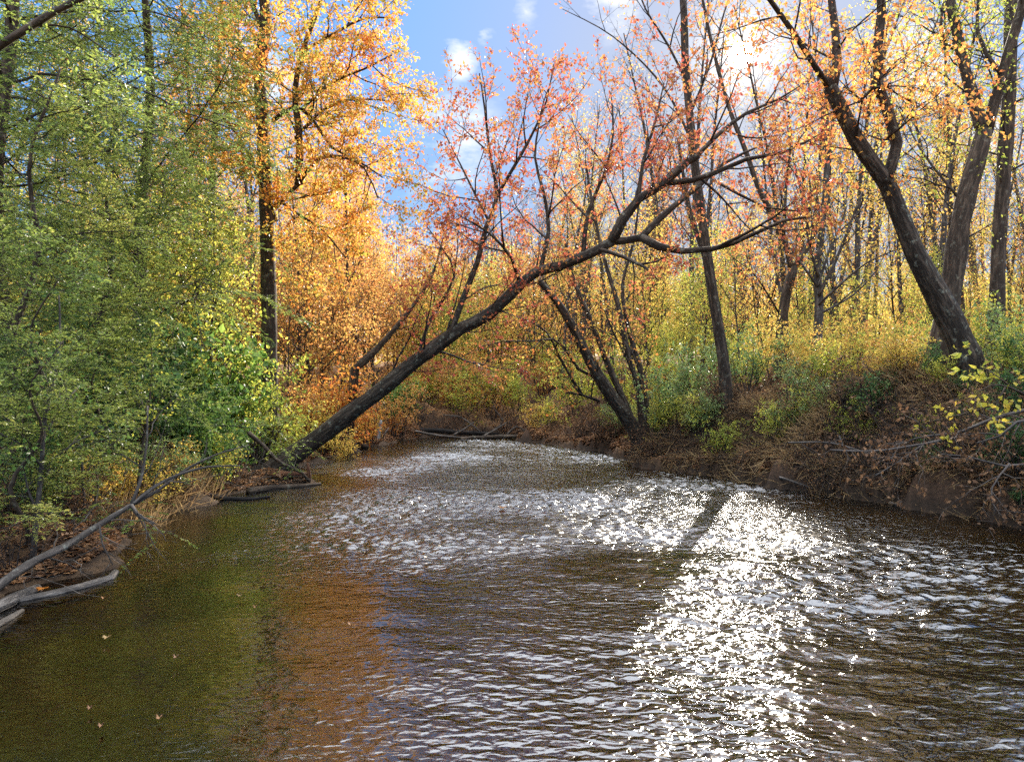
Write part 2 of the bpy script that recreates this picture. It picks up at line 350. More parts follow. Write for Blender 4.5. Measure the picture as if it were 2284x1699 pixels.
# ------------------------------------------------------------------ the water
def fft_field(n, cell, lo, hi, rng, stretch=1.0, power=1.0, ang=0.0):
    k = np.fft.fftfreq(n, cell); KX, KY = np.meshgrid(k, k)
    ca, sa = math.cos(ang), math.sin(ang)
    A = (KX*ca+KY*sa)*stretch; Bq = (-KX*sa+KY*ca)
    K = np.sqrt(A*A+Bq*Bq)
    amp = np.where((K > 1/hi) & (K < 1/lo), 1/np.maximum(K, 1e-6)**power, 0)
    f = np.fft.ifft2(amp*np.exp(2j*math.pi*rng.random((n, n)))).real
    gy, gx = np.gradient(f, cell)
    return f/np.sqrt((gx**2+gy**2).mean())      # scaled to slope rms 1
def water():
    rng = np.random.default_rng(11)
    cell = .030; n = 1280
    fine = fft_field(n, cell, .085, .27, rng, 1.6, 1.5)
    mid = fft_field(n, cell, .22, .7, rng, 2.2, 2.0, rad(-14))
    slow = fft_field(n, cell, 1.0, 3.5, rng, 2.0, 2.0, rad(6))
    patch = fft_field(n, cell, 2.2, 9, rng, 1.3, 2.2); patch /= patch.std()
    nx, ny = 620, 1160
    x0, y0 = -9.2, -1.5
    X, Y = np.meshgrid(x0+np.arange(nx)*cell, y0+np.arange(ny)*cell)
    f, m_, s, pt = fine[:ny, :nx], mid[:ny, :nx], slow[:ny, :nx], patch[:ny, :nx]
    # the riffle runs across the middle of the reach; the pool below it is smoother
    line = 7.6+.12*X+.5*np.sin(X*.9)
    rif = smooth(0, 1.6, Y-line)*(1-.6*smooth(24, 29, Y))
    edge = smooth(.1, 1.4, X-np.interp(Y, EDGE_Y, EDGE_L))*smooth(0, .7, np.interp(Y, EDGE_RY, EDGE_R)-X)
    shore = smooth(.6, 2.6, X-np.interp(Y, EDGE_Y, EDGE_L)-.6*smooth(9, 13, Y))
    calm = np.clip(.72+.55*pt, .12, 1.6)
    right = smooth(-2.6, 1.6, X+.25*(Y-5))
    brk = np.exp(-((Y-7.7-.9*(X+4.1))**2/.10)-((X+3.6)/.9)**2)+.8*np.exp(-((Y-8.6-.5*(X+3))**2/.12)-((X+2.8)/.9)**2)
    shore = np.clip(shore+brk, 0, 1.3)
    slick = np.clip(.68+.6*np.roll(patch, (311, 173), (0, 1))[:ny, :nx], .3, 1.25)
    Z = f*((.022+.125*right*(1-rif))*slick+.27*rif*(.35+.65*slick)+.25*brk)*calm*shore+m_*(.03+.06*right*slick+.035*rif+.1*brk)*np.clip(.8+.3*pt, .3, 1.4)*(.25+.75*shore)+s*(.016+.014*rif)*(.4+.6*edge)
    Z *= .35+.65*edge
    idx = np.arange(nx*ny).reshape(ny, nx)
    q = np.stack([idx[:-1, :-1], idx[:-1, 1:], idx[1:, 1:], idx[1:, :-1]], -1).reshape(-1, 4)
    m, t, out = new_mat('creek_water')
    tc = N(t, 'ShaderNodeTexCoord')
    mp = N(t, 'ShaderNodeMapping'); mp.inputs['Scale'].default_value = (.6, 1.0, 1); t.links.new(tc.outputs['Object'], mp.inputs['Vector'])
    n1 = N(t, 'ShaderNodeTexNoise'); n1.inputs['Scale'].default_value = 16; n1.inputs['Detail'].default_value = 1.5; n1.inputs['Roughness'].default_value = .45
    n1.inputs['Distortion'].default_value = .4
    t.links.new(mp.outputs[0], n1.inputs['Vector'])
    bp = N(t, 'ShaderNodeBump'); bp.inputs['Strength'].default_value = .9; bp.inputs['Distance'].default_value = .03
    t.links.new(n1.outputs['Fac'], bp.inputs['Height'])
    fr = N(t, 'ShaderNodeFresnel'); fr.inputs['IOR'].default_value = 2.6; t.links.new(bp.outputs[0], fr.inputs['Normal'])
    gl = N(t, 'ShaderNodeBsdfGlossy'); at = N(t, 'ShaderNodeAttribute', attribute_name='bark'); sx = N(t, 'ShaderNodeSeparateXYZ'); t.links.new(at.outputs['Vector'], sx.inputs[0])
    t.links.new(math_(t, 'ADD', .07, math_(t, 'MULTIPLY', sx.outputs['X'], .10)), gl.inputs['Roughness']); t.links.new(bp.outputs[0], gl.inputs['Normal'])
    t.links.new(math_(t, 'MULTIPLY', sx.outputs['Y'], .9), bp.inputs['Strength'])
    tr = N(t, 'ShaderNodeBsdfTransparent'); tr.inputs['Color'].default_value = (.66, .55, .34, 1)
    mx = N(t, 'ShaderNodeMixShader'); t.links.new(fr.outputs[0], mx.inputs[0]); t.links.new(tr.outputs[0], mx.inputs[1]); t.links.new(gl.outputs[0], mx.inputs[2])
    t.links.new(mx.outputs[0], out.inputs[0])
    me = mesh_np('water', np.stack([X, Y, Z], -1).reshape(-1, 3), [q], True, [m], np.stack([rif*calm.clip(.6, 1.2), np.clip(.22+.78*right*slick+rif*shore+brk, 0, 1), shore], -1).reshape(-1, 3))
    tag(link('water', me), 'shallow brown creek water with silver riffles and sun glitter', 'water', kind='structure')
water()

# ------------------------------------------------------------------ growing things
def lv(seg=.4, wan=.12, up=.05, n=6, ang=45, ratio=.5, t0=.25, leaf=0, flat=0, droop=0, vary=.35):
    return dict(seg=seg, wan=wan, up=up, n=n, ang=rad(ang), ratio=ratio, t0=t0, leaf=leaf, flat=flat, droop=droop, vary=vary)
UP = Vector((0, 0, 1))
def perp(d, az):
    ref = UP if abs(d.z) < .9 else Vector((1, 0, 0))
    u = d.cross(ref).normalized(); v = d.cross(u)
    return u*math.cos(az)+v*math.sin(az)
class Grow:
    def __init__(s, levels, leaf_size=.09, seed=1, rmin=.004, spread=.06, twig_sides=3, needle=False, droop_leaf=.5, thick=.012):
        s.L = levels; s.ls = leaf_size; s.rn = random.Random(seed); s.rng = np.random.default_rng(seed)
        s.w = Wood(); s.lf = Leaves(); s.rmin = rmin; s.spread = spread; s.ts = twig_sides; s.needle = needle; s.dl = droop_leaf; s.thick = thick
    def children(s, pts, radii, length, k, scale=1.0, n=None, t0=None, t1=1.0):
        """side limbs of level k along a finished limb"""
        if k >= len(s.L): return
        R = s.rn; l = s.L[k]; cnt = l['n'] if n is None else n
        cnt = int(cnt)+(1 if R.random() < cnt-int(cnt) else 0)
        az = R.random()*6.28; m = len(pts)-1
        for i in range(cnt):
            t = (l['t0'] if t0 is None else t0)+(t1-(l['t0'] if t0 is None else t0))*(i+R.random())/max(cnt, 1)
            t = min(t, .999); f = t*m; j = int(f); u = f-j
            p = pts[j].lerp(pts[j+1], u); d = (pts[j+1]-pts[j]).normalized(); r = radii[j]*(1-u)+radii[j+1]*u
            az += 2.4+R.uniform(-.5, .5)
            a = l['ang']*R.uniform(.7, 1.3)
            if l['flat']:
                side = d.cross(UP)
                side = side.normalized() if side.length > .15 else perp(d, az)
                side = side*(1 if i % 2 else -1)+UP*R.uniform(-.35, .35)*(1-l['flat'])
                nd = d*math.cos(a)+side.normalized()*math.sin(a)
            else:
                nd = d*math.cos(a)+perp(d, az)*math.sin(a)
            ln = length*l['ratio']*R.uniform(1-l['vary'], 1+l['vary'])*(1-.45*t)*scale
            s.limb(p, nd.normalized(), ln, max(s.rmin, min(r*.7, ln*s.thick)), k)
    def limb(s, p, d, length, r, k):
        l = s.L[k]; R = s.rn
        n = max(2, min(14, int(length/l['seg'])+1)); st = length/n
        pts = [p.copy()]; radii = [r]; d = d.copy()
        for i in range(n):
            d = d+Vector((R.gauss(0, l['wan']), R.gauss(0, l['wan']), R.gauss(0, l['wan'])+l['up']-l['droop']*i/n))
            d.normalize(); p = p+d*st; pts.append(p); radii.append(max(s.rmin*.5, r*(1-.85*(i+1)/n)))
        s.w.tube(pts, radii, 6 if r > .05 else (4 if r > .015 else s.ts))
        if l['leaf']: s.leaves(pts, length, l['leaf'])
        s.children(pts, radii, length, k+1)
        return pts, radii
    def leaves(s, pts, length, per_m):
        c = length*per_m; n = int(c)+(1 if s.rn.random() < c-int(c) else 0)
        if n < 1: return
        g = s.rng; A = np.array([tuple(q) for q in pts]); m = len(A)-1
        f = (.1+.9*g.random(n))*m*.999; j = f.astype(int); u = (f-j)[:, None]
        base = A[j]*(1-u)+A[j+1]*u; d = unit(A[j+1]-A[j])
        if s.needle:
            side = unit(np.cross(d, np.array([0, 0, 1.])))*np.where(g.random((n, 1)) < .5, 1, -1)
            a = unit(d*.55+side*.85+g.normal(size=(n, 3))*.12)
            sz = s.ls*(.6+.8*g.random(n)); c = base+a*sz[:, None]*.5
        else:
            a = unit(d*.5+g.normal(size=(n, 3))*.8-np.array([0, 0, s.dl])); sz = s.ls*(.55+.8*g.random(n))
            c = base+a*sz[:, None]*.5+g.normal(size=(n, 3))*s.spread
        s.lf.add(c, a, sz)

def catmull(pts, step):
    out = []
    n = len(pts)
    for i in range(n-1):
        p0 = pts[max(i-1, 0)]; p1 = pts[i]; p2 = pts[i+1]; p3 = pts[min(i+2, n-1)]
        m = max(1, int((p2-p1).length/step))
        for k in range(m):
            t = k/m
            out.append(.5*((2*p1)+(p2-p0)*t+(2*p0-5*p1+4*p2-p3)*t*t+(3*p1-p0-3*p2+p3)*t**3))
    out.append(pts[-1].copy())
    return out
def traced(pix, D0, D1, w0, w1, step=.35):
    """a limb drawn along the photograph's pixels, D0..D1 metres away, w0..w1 pixels thick"""
    n = len(pix)-1
    Ds = [D0+(D1-D0)*i/n for i in range(n+1)]
    pts = catmull([P(x, y, d) for (x, y), d in zip(pix, Ds)], step)
    m = len(pts)-1
    return pts, [(w0+(w1-w0)*(i/m))/2/F*(D0+(D1-D0)*i/m) for i in range(m+1)]

def build_tree(name, label, cat, trunk, limbs, G, leafmat, bark, group=None, shoots=(), limb_n=None, flare=1.25, twigbark='twig', leafkw=None, base=None, limbname='branch', shoot_scale=1.0):
    """trunk/limbs: (points, radii); G: a Grow whose level 0 are the side limbs"""
    tp, trd = trunk
    b = tp[0]; gz0 = g1(b.x, b.y); z0 = min(b.z, gz0)
    root = empty(name, (b.x, b.y, z0)); tag(root, label, cat, group)
    rng = np.random.default_rng(abs(hash_(name+label)) % 2**31)
    w = Wood()
    d0 = (tp[0]-tp[1]).normalized()
    foot = tp[0]+d0*.35; foot.z = min(foot.z, z0-.15)
    pts = [foot]+tp; rr = [trd[0]*flare*1.15]+[r*(1+(flare-1)*max(0, 1-i/3)) for i, r in enumerate(trd)]
    w.tube(pts, rr, 12, .13, rng)
    link('trunk', w.mesh('trunk', bark, root.location), root)
    alll = [(tp, trd)]
    for lp in limbs:
        w = Wood(); w.tube(lp[0], lp[1], 8, .13, rng)
        link(limbname, w.mesh(limbname, bark, root.location), root); alll.append(lp)
    for (which, n, length, t0, t1) in shoots:
        for i, (lp, lr) in enumerate(alll):
            if isinstance(which, tuple) and i not in which: continue
            if (which == 'trunk' and i) or (which == 'limbs' and not i): continue
            G.children(lp, lr, length, 0, 1.0, n, t0, t1)
    if G.w.n: link('twigs', G.w.mesh('twigs', B[twigbark], root.location), root)
    if G.lf.c:
        link('crown', G.lf.mesh('crown', leafmat, G.rng, root.location, **(leafkw or {})), root)
    return root
def hash_(s):
    h = 17
    for ch in s: h = (h*31+ord(ch)) % 1000000007
    return h
def copy_tree(o, loc, rz, s, label=None, group=None):
    c = o.copy(); C.objects.link(c); c.location = loc; c.rotation_euler = (0, 0, rz); c.scale = (s, s, s)
    if label: c['label'] = label
    if group: c['group'] = group
    for ch in o.children:
        k = ch.copy(); C.objects.link(k); k.parent = c
    return c

# ---- the dark maple that leans out over the water
def leaning_tree():
    trunk = traced([(560, 1040), (640, 985), (700, 942), (760, 895), (815, 855), (880, 800), (940, 755), (1000, 712), (1060, 682), (1105, 640), (1160, 592), (1220, 575), (1290, 545), (1330, 522)], 16.6, 15.6, 43, 19, .3)
    D = 15.6
    limbs = [traced([(1328, 524), (1350, 478), (1385, 432), (1440, 398), (1490, 352), (1515, 338)], D, D-.3, 23.4, 14),
             traced([(1440, 398), (1500, 392), (1550, 375), (1620, 345), (1700, 330), (1780, 290)], D-.1, D-1.4, 13.3, 3.1),
             traced([(1510, 340), (1560, 290), (1620, 245), (1690, 215), (1760, 170)], D-.3, D+.6, 11.7, 2.3),
             traced([(1330, 523), (1390, 515), (1425, 480), (1470, 440), (1520, 400), (1570, 355), (1640, 320)], D, D+1.2, 18.7, 4.7),
             traced([(1390, 515), (1430, 535), (1480, 545), (1545, 540), (1590, 528), (1640, 505), (1700, 478), (1760, 470)], D, D-.8, 18.7, 4.7),
             traced([(1560, 535), (1620, 505), (1680, 470), (1730, 430)], D-.4, D-1.8, 9.4, 2.3),
             traced([(1300, 540), (1350, 556), (1400, 580), (1425, 605)], D, D-.7, 10.1, 3.9),
             traced([(1385, 574), (1420, 568), (1450, 555)], D-.3, D-.2, 6.2, 2),
             traced([(1560, 398), (1600, 420), (1660, 450), (1730, 458), (1800, 440)], D-.1, D-1.0, 7, 2.3),
             traced([(975, 728), (1003, 650), (1035, 570), (1055, 490), (1078, 425), (1062, 330), (1052, 240), (1040, 160)], 16, 16.6, 15, 3),
             traced([(1060, 480), (1020, 400), (985, 330), (960, 280)], 16.3, 16.9, 6, 2),
             traced([(1078, 425), (1110, 370), (1150, 300), (1185, 220), (1200, 140)], 16.4, 16.2, 8, 2),
             traced([(905, 780), (930, 700), (985, 600), (960, 540), (925, 490)], 16.2, 17, 8, 2.5),
             traced([(1130, 620), (1110, 560), (1060, 505), (1000, 470)], 15.9, 15, 9, 2.5),
             traced([(1170, 590), (1190, 500), (1180, 420), (1160, 340), (1175, 240)], 15.8, 16.3, 11, 2.5),
             traced([(1265, 555), (1275, 460), (1310, 380), (1330, 290), (1325, 200)], 15.7, 16.2, 11, 2.5),
             traced([(1385, 432), (1395, 350), (1420, 270), (1440, 180)], 15.6, 16.2, 10, 2.5)]
    G = Grow([lv(.35, .10, .07, 5, 48, .9, .2, 3, vary=.5), lv(.25, .13, .05, 5, 42, .5, .15, 11), lv(.2, .15, .03, 4, 40, .5, .2, 24)], .088, 7, .0045, .05)
    build_tree('leaning_tree', 'dark lichen-spotted maple leaning far out over the creek with forked bare limbs', 'tree', trunk, limbs, G, M['red'], B['dark'],
               shoots=[('trunk', 18, 2.6, .35, .92), ((1, 2, 3, 10, 11, 12, 13, 14, 15, 16, 17), 9, 2.1, .12, 1.0), ((4, 5, 6, 7, 8, 9), 3, 1.5, .4, 1.0)], flare=1.25)
leaning_tree()

# ---- the tall orange maple behind it
def orange_maple():
    trunk = traced([(585, 885), (584, 760), (582, 600), (578, 450), (572, 330), (568, 240), (562, 150), (577, 60), (570, -40), (566, -160), (572, -300), (570, -420)], 19, 19.4, 34, 20, .45)
    D = 19.2
    limbs = [traced([(592, 262), (640, 232), (680, 262), (720, 320), (770, 345), (830, 385)], D, D-1.2, 10, 3),
             traced([(596, 448), (620, 425), (648, 400)], D, D-.4, 14, 8),
             traced([(645, 402), (690, 345), (740, 340), (790, 365), (820, 430)], D-.4, D-1.5, 9, 3),
             traced([(648, 400), (650, 300), (640, 200), (660, 100), (690, 20), (720, -90)], D-.4, D-.8, 18, 7),
             traced([(600, 480), (560, 380), (520, 300), (470, 240)], D, D-1.2, 9, 3),
             traced([(568, 60), (540, -10), (510, -90)], D, D+.5, 12, 5),
             traced([(660, 110), (730, 70), (790, 40), (850, 40)], D-.6, D-.9, 8, 3),
             traced([(652, 240), (720, 180), (790, 150), (850, 120)], D-.5, D-.3, 8, 3),
             traced([(578, 150), (520, 110), (470, 60)], D, D+.8, 9, 3),
             traced([(640, 300), (700, 240), (770, 215), (850, 220)], D-.5, D+.5, 7, 3),
             traced([(586, 420), (640, 460), (700, 500), (750, 560)], D, D-1, 8, 2.5)]
    G = Grow([lv(.4, .13, .05, 5, 50, .9, .15, 6, vary=.5), lv(.3, .15, .02, 6, 45, .5, .15, 18), lv(.22, .15, 0, 5, 45, .5, .15, 40)], .095, 21, .005, .07)
    build_tree('maple_tree', 'tall straight grey maple with a blazing orange crown behind the leaning trunk', 'tree', trunk, limbs, G, M['orange'], B['brown'],
               shoots=[('trunk', 20, 2.6, .42, .98), ('limbs', 8, 2.3, .1, 1.0)], flare=1.2)
orange_maple()

# ---- big trees of the high bank
def bank_trees():
    D = 13
    trunk = traced([(2098, 770), (2060, 690), (2025, 625), (1985, 550), (1955, 475), (1925, 400), (1890, 352), (1855, 300), (1825, 240), (1800, 190)], D, D-.6, 51.8, 28, .35)
    limbs = [traced([(1920, 398), (1938, 345), (1945, 312), (1928, 250), (1905, 190), (1902, 110), (1912, 30), (1905, -80), (1900, -200)], D-.4, D-.3, 26.6, 15.4),
             traced([(1803, 198), (1815, 140), (1812, 70), (1803, 0), (1800, -120)], D-.6, D-.4, 23.8, 11.2),
             traced([(1798, 190), (1768, 145), (1720, 70), (1670, 0), (1610, -70)], D-.6, D-1.6, 15.4, 6.3),
             traced([(1862, 222), (1895, 190), (1925, 188)], D-.5, D-.4, 7, 5.6),
             traced([(1856, 296), (1870, 220), (1842, 195), (1830, 190)], D-.6, D-.8, 7, 2.8),
             traced([(1925, 300), (1985, 250), (2040, 200)], D-.4, D-1.3, 4.9, 1.4)]
    G = Grow([lv(.35, .14, .05, 5, 52, .9, .2, 3, vary=.5), lv(.25, .15, .02, 5, 45, .5, .15, 9), lv(.2, .15, 0, 3, 45, .5, .2, 18)], .085, 31, .004, .06)
    build_tree('forked_tree', 'thick dark leaning tree with an upright fork and orange leaves on the high bank', 'tree', trunk, limbs, G, M['rust'], B['dark'],
               shoots=[('trunk', 9, 1.7, .55, .98), ('limbs', 8, 1.9, .15, 1.0)], flare=1.2)
    D = 14.2
    trunk = traced([(2040, 770), (2060, 650), (2075, 540), (2092, 440), (2115, 360), (2135, 285)], D, D, 46.2, 35, .35)
    limbs = [traced([(2132, 292), (2110, 210), (2090, 140), (2075, 70), (2060, 0), (2040, -100)], D, D+.4, 26.6, 16.8),
             traced([(2138, 290), (2160, 210), (2185, 120), (2215, 20), (2240, -90)], D, D-.4, 25.2, 16.8),
             traced([(2170, 160), (2140, 120), (2120, 70), (2122, 0)], D-.2, D+.3, 9.8, 5.6),
             traced([(2085, 110), (2050, 100), (2040, 60), (2045, 10)], D+.3, D+.6, 9.1, 5.6),
             traced([(2080, 430), (2000, 330), (1960, 250)], D, D+1.2, 6.3, 2.1)]
    G = Grow([lv(.35, .14, .05, 5, 52, .9, .2, 2, vary=.5), lv(.25, .15, .02, 4, 45, .5, .15, 6), lv(.2, .15, 0, 3, 45, .5, .2, 13)], .075, 41, .004, .06)
    build_tree('v_tree', 'stout brown trunk opening into a wide V behind the thick dark leaning tree', 'tree', trunk, limbs, G, M['lime'], B['brown'],
               shoots=[('trunk', 5, 1.6, .5, .98), ('limbs', 9, 1.9, .1, 1.0)], flare=1.2)
    D = 15
    trunk = traced([(2160, 760), (2162, 640), (2168, 500), (2178, 360), (2188, 200), (2192, 60), (2196, -100), (2200, -260)], D, D+.3, 32.2, 22.4, .4)
    G = Grow([lv(.4, .12, .05, 6, 55, .9, .2, 3, vary=.5), lv(.28, .15, .02, 5, 45, .5, .15, 8), lv(.2, .15, 0, 3, 45, .5, .2, 14)], .08, 51, .004, .06)
    build_tree('straight_tree', 'straight reddish brown trunk standing beside the wide V tree', 'tree', trunk, [], G, M['lime'], B['brown'], shoots=[('trunk', 24, 2.1, .3, .98)])
    D = 18
    trunk = traced([(1580, 930), (1574, 840), (1566, 760), (1548, 650), (1533, 550), (1520, 450), (1506, 350), (1495, 240), (1486, 120), (1482, 0), (1470, -120)], D, D+.5, 26.6, 14, .4)
    limbs = [traced([(1530, 560), (1500, 470), (1482, 380), (1470, 300)], D+.2, D+1, 11.9, 5.6),
             traced([(1500, 200), (1450, 100), (1400, 20), (1370, -60)], D+.4, D+.2, 6.3, 2.8),
             traced([(1496, 250), (1540, 140), (1570, 30), (1600, -60)], D+.4, D+.9, 6.3, 2.8),
             traced([(1510, 330), (1440, 190), (1330, 80), (1220, 20)], D+.4, D+1.5, 6.3, 1.4)]
    G = Grow([lv(.4, .12, .07, 5, 45, .9, .2, 1, vary=.5), lv(.28, .15, .02, 4, 45, .5, .15, 3), lv(.2, .15, 0, 3, 45, .5, .2, 9)], .1, 61, .004, .06)
    build_tree('dark_tree', 'single dark trunk at the water side of the bank whose shadow falls across the glitter', 'tree', trunk, limbs, G, M['red'], B['dark'], shoots=[('trunk', 8, 1.8, .5, .98), ('limbs', 5, 1.7, .2, 1)])
    D = 22
    trunk = traced([(1690, 810), (1694, 720), (1705, 640), (1722, 580)], D, D, 22.4, 18.2, .4)
    limbs = [traced([(1718, 590), (1695, 500), (1650, 420), (1618, 330), (1580, 230), (1545, 100), (1520, -20)], D, D+.5, 14, 5.6),
             traced([(1722, 582), (1765, 510), (1795, 430), (1800, 320), (1815, 200)], D, D+1, 12.6, 4.2),
             traced([(1700, 510), (1705, 400), (1715, 300), (1700, 180)], D, D-.5, 8.4, 2.8),
             traced([(1690, 680), (1640, 600), (1590, 560)], D, D-1, 4.9, 1.4)]
    G = Grow([lv(.4, .12, .06, 5, 45, .9, .15, 1, vary=.5), lv(.28, .15, .02, 4, 45, .5, .15, 4), lv(.2, .15, 0, 3, 45, .5, .2, 11)], .1, 71, .005, .06)
    build_tree('crooked_tree', 'crooked brown tree splitting low into two limbs beyond the single dark trunk', 'tree', trunk, limbs, G, M['rust'], B['brown'], shoots=[('trunk', 4, 1.5, .5, .98), ('limbs', 8, 2, .2, 1)])
    D = 21
    trunk = traced([(1770, 815), (1774, 720), (1777, 650), (1772, 580), (1782, 500), (1790, 420), (1795, 300), (1790, 150)], D, D+.4, 21, 5.6, .4)
    limbs = [traced([(1776, 660), (1830, 610), (1880, 570), (1950, 540), (2010, 530)], D, D-1.2, 6.3, 1.4),
             traced([(1776, 640), (1815, 560), (1850, 470), (1880, 390), (1900, 300)], D, D-.6, 8.4, 2.1),
             traced([(1774, 620), (1800, 540), (1830, 470), (1840, 380)], D, D+.8, 7, 2.1),
             traced([(1772, 620), (1730, 560), (1700, 520), (1660, 500)], D, D+.6, 5.6, 1.4),
             traced([(1778, 680), (1850, 640), (1905, 580), (1930, 520)], D, D+.5, 5.6, 1.4),
             traced([(1775, 600), (1750, 500), (1760, 420), (1740, 320)], D, D-.7, 6.3, 2.1)]
    G = Grow([lv(.4, .12, .07, 6, 45, .9, .15, 1, vary=.5), lv(.28, .15, .03, 4, 45, .5, .15, 4), lv(.2, .15, 0, 3, 45, .5, .2, 9)], .09, 81, .004, .06)
    build_tree('spreading_tree', 'slim grey tree with a fan of low spreading branches beside the crooked brown tree', 'tree', trunk, limbs, G, M['gold'], B['grey'], shoots=[('trunk', 6, 2, .4, .98), ('limbs', 8, 1.9, .1, 1)])
bank_trees()

def river_clump():
    D = 20.5
    trunk = traced([(1402, 985), (1375, 930), (1345, 885), (1310, 835), (1275, 775), (1240, 705), (1205, 650), (1170, 610)], D, D-1, 34.5, 13.5, .3)
    limbs = [traced([(1385, 945), (1345, 850), (1310, 770), (1275, 680), (1245, 610), (1225, 520)], D, D-.3, 18, 6),
             traced([(1395, 955), (1385, 850), (1360, 760), (1340, 660), (1310, 560), (1290, 470), (1270, 350)], D, D+.6, 16.5, 4.5),
             traced([(1398, 950), (1400, 840), (1365, 720), (1350, 620), (1375, 520), (1390, 400)], D+.3, D+1, 12.8, 3.8),
             traced([(1405, 930), (1385, 800), (1350, 730), (1320, 690)], D+.4, D+.2, 9, 3),
             traced([(1300, 822), (1255, 800), (1225, 755), (1200, 735), (1150, 740), (1090, 740), (1040, 752), (1000, 775)], D-.3, D-1.5, 7.5, 1.9),
             traced([(1262, 855), (1222, 790), (1185, 720), (1130, 690), (1070, 672), (1010, 680)], D-.2, D-1.2, 6.8, 1.5),
             traced([(1300, 870), (1262, 856), (1228, 850)], D-.2, D-.5, 6.8, 3)]
    G = Grow([lv(.35, .13, .05, 5, 48, .9, .2, 1.5, vary=.5), lv(.25, .14, .03, 4, 45, .5, .15, 5), lv(.2, .15, 0, 3, 42, .5, .2, 9)], .09, 91, .004, .06)
    build_tree('multi_stem_tree', 'clump of dark slanting stems rising from one foot at the bend of the far shore', 'tree', trunk, limbs, G, M['rust'], B['dark'],
               shoots=[('trunk', 7, 1.9, .4, 1), ('limbs', 8, 1.9, .2, 1)], limbname='stem', flare=1.3)
    D = 19.6
    trunk = traced([(1408, 960), (1395, 880), (1372, 800), (1355, 740)], D, D, 9.8, 6, .3)
    trunk2 = traced([(1385, 840), (1360, 780), (1330, 720), (1310, 670)], D, D-.5, 6, 2.2, .3)
    G = Grow([lv(.3, .14, .05, 4, 45, .9, .2, 2, vary=.5), lv(.22, .15, .03, 4, 45, .5, .15, 6)], .08, 95, .0035, .05)
    build_tree('sapling', 'thin dark curved sapling standing against the clump of slanting stems', 'tree', trunk, [trunk2], G, M['gold'], B['dark'], shoots=[('trunk', 7, 1.6, .3, 1), ('limbs', 5, 1.2, .3, 1)])
    D = 23
    trunk = traced([(770, 800), (812, 762), (862, 706), (905, 650), (940, 590), (960, 520)], D, D+.8, 15, 3.8, .3)
    G = Grow([lv(.3, .14, .06, 4, 48, .9, .2, 3, vary=.5), lv(.22, .15, .03, 4, 45, .5, .15, 10), lv(.2, .15, 0, 3, 42, .5, .2, 14)], .1, 97, .0045, .06)
    build_tree('slanting_tree', 'thin brown tree slanting the same way just behind the leaning dark maple', 'tree', trunk, [], G, M['orange'], B['brown'], shoots=[('trunk', 10, 2, .3, 1)])
river_clump()

# ---- hemlocks of the near left bank
def hemlocks():
    def one(name, label, x, y, h, r, seed, lean, nb, blen, tz, bark, ls=.05):
        rn = random.Random(seed); z = g1(x, y)
        pts = []; n = 16
        for i in range(n+1):
            t = i/n; pts.append(Vector((x+lean*t*t+.08*math.sin(i*.9), y+.08*math.cos(i*.7), z+h*t)))
        trunk = (pts, [r*(1-.8*i/n) for i in range(n+1)])
        G = Grow([lv(.35, .13, .02, 10, 74, 1, .1, 4, droop=.13, vary=.55),
                  lv(.25, .07, .0, 15, 54, .40, .10, 26, flat=0, droop=.16),
                  lv(.16, .07, .0, 8, 48, .45, .08, 56, flat=.2, droop=.16)], ls, seed, .003, .0, 3, True, thick=.0055)
        build_tree(name, label, 'tree', trunk, [], G, M['needle'], bark, shoots=[('trunk', nb, blen, tz, .99)], leafkw=dict(width=.34, up=.35, fold=.05))
    one('hemlock_tree', 'big feathery green hemlock whose sprays overhang the bank', -8.6, 11.6, 13.5, .17, 201, .3, 66, 4.6, .10, B['brown'])
    one('hemlock_tree', 'second feathery hemlock standing farther back beside the orange maple', -8.8, 16.5, 14.5, .18, 202, .2, 60, 4.4, .14, B['brown'], .06)
    one('hemlock_tree', 'young hemlock with low drooping sprays at the edge of the water', -6.6, 9.2, 5.5, .06, 203, .5, 26, 2.2, .08, B['brown'])
    one('hemlock_tree', 'knee-high bluish hemlock sapling hanging over the thin grey sapling', -5.9, 8.3, 3.0, .035, 205, .4, 20, 1.3, .08, B['brown'], .05)
    one('hemlock_tree', 'tiny hemlock sapling drooping over the driftwood', -5.35, 7.5, 2.3, .028, 207, .4, 18, 1.1, .05, B['brown'], .045)
    one('hemlock_tree', 'small hemlock sapling spreading over the leaf covered shelf', -6.5, 10.4, 2.6, .03, 208, .5, 20, 1.5, .05, B['brown'], .05)
    one('hemlock_tree', 'young hemlock standing between the dry grass and the glossy shrubs', -7.6, 12.8, 6.5, .07, 206, .3, 30, 2.4, .06, B['brown'])
    one('hemlock_tree', 'dark hemlock rising behind the big feathery one', -13.5, 17, 15, .2, 204, 0, 50, 4.6, .15, B['brown'], .07)
hemlocks()

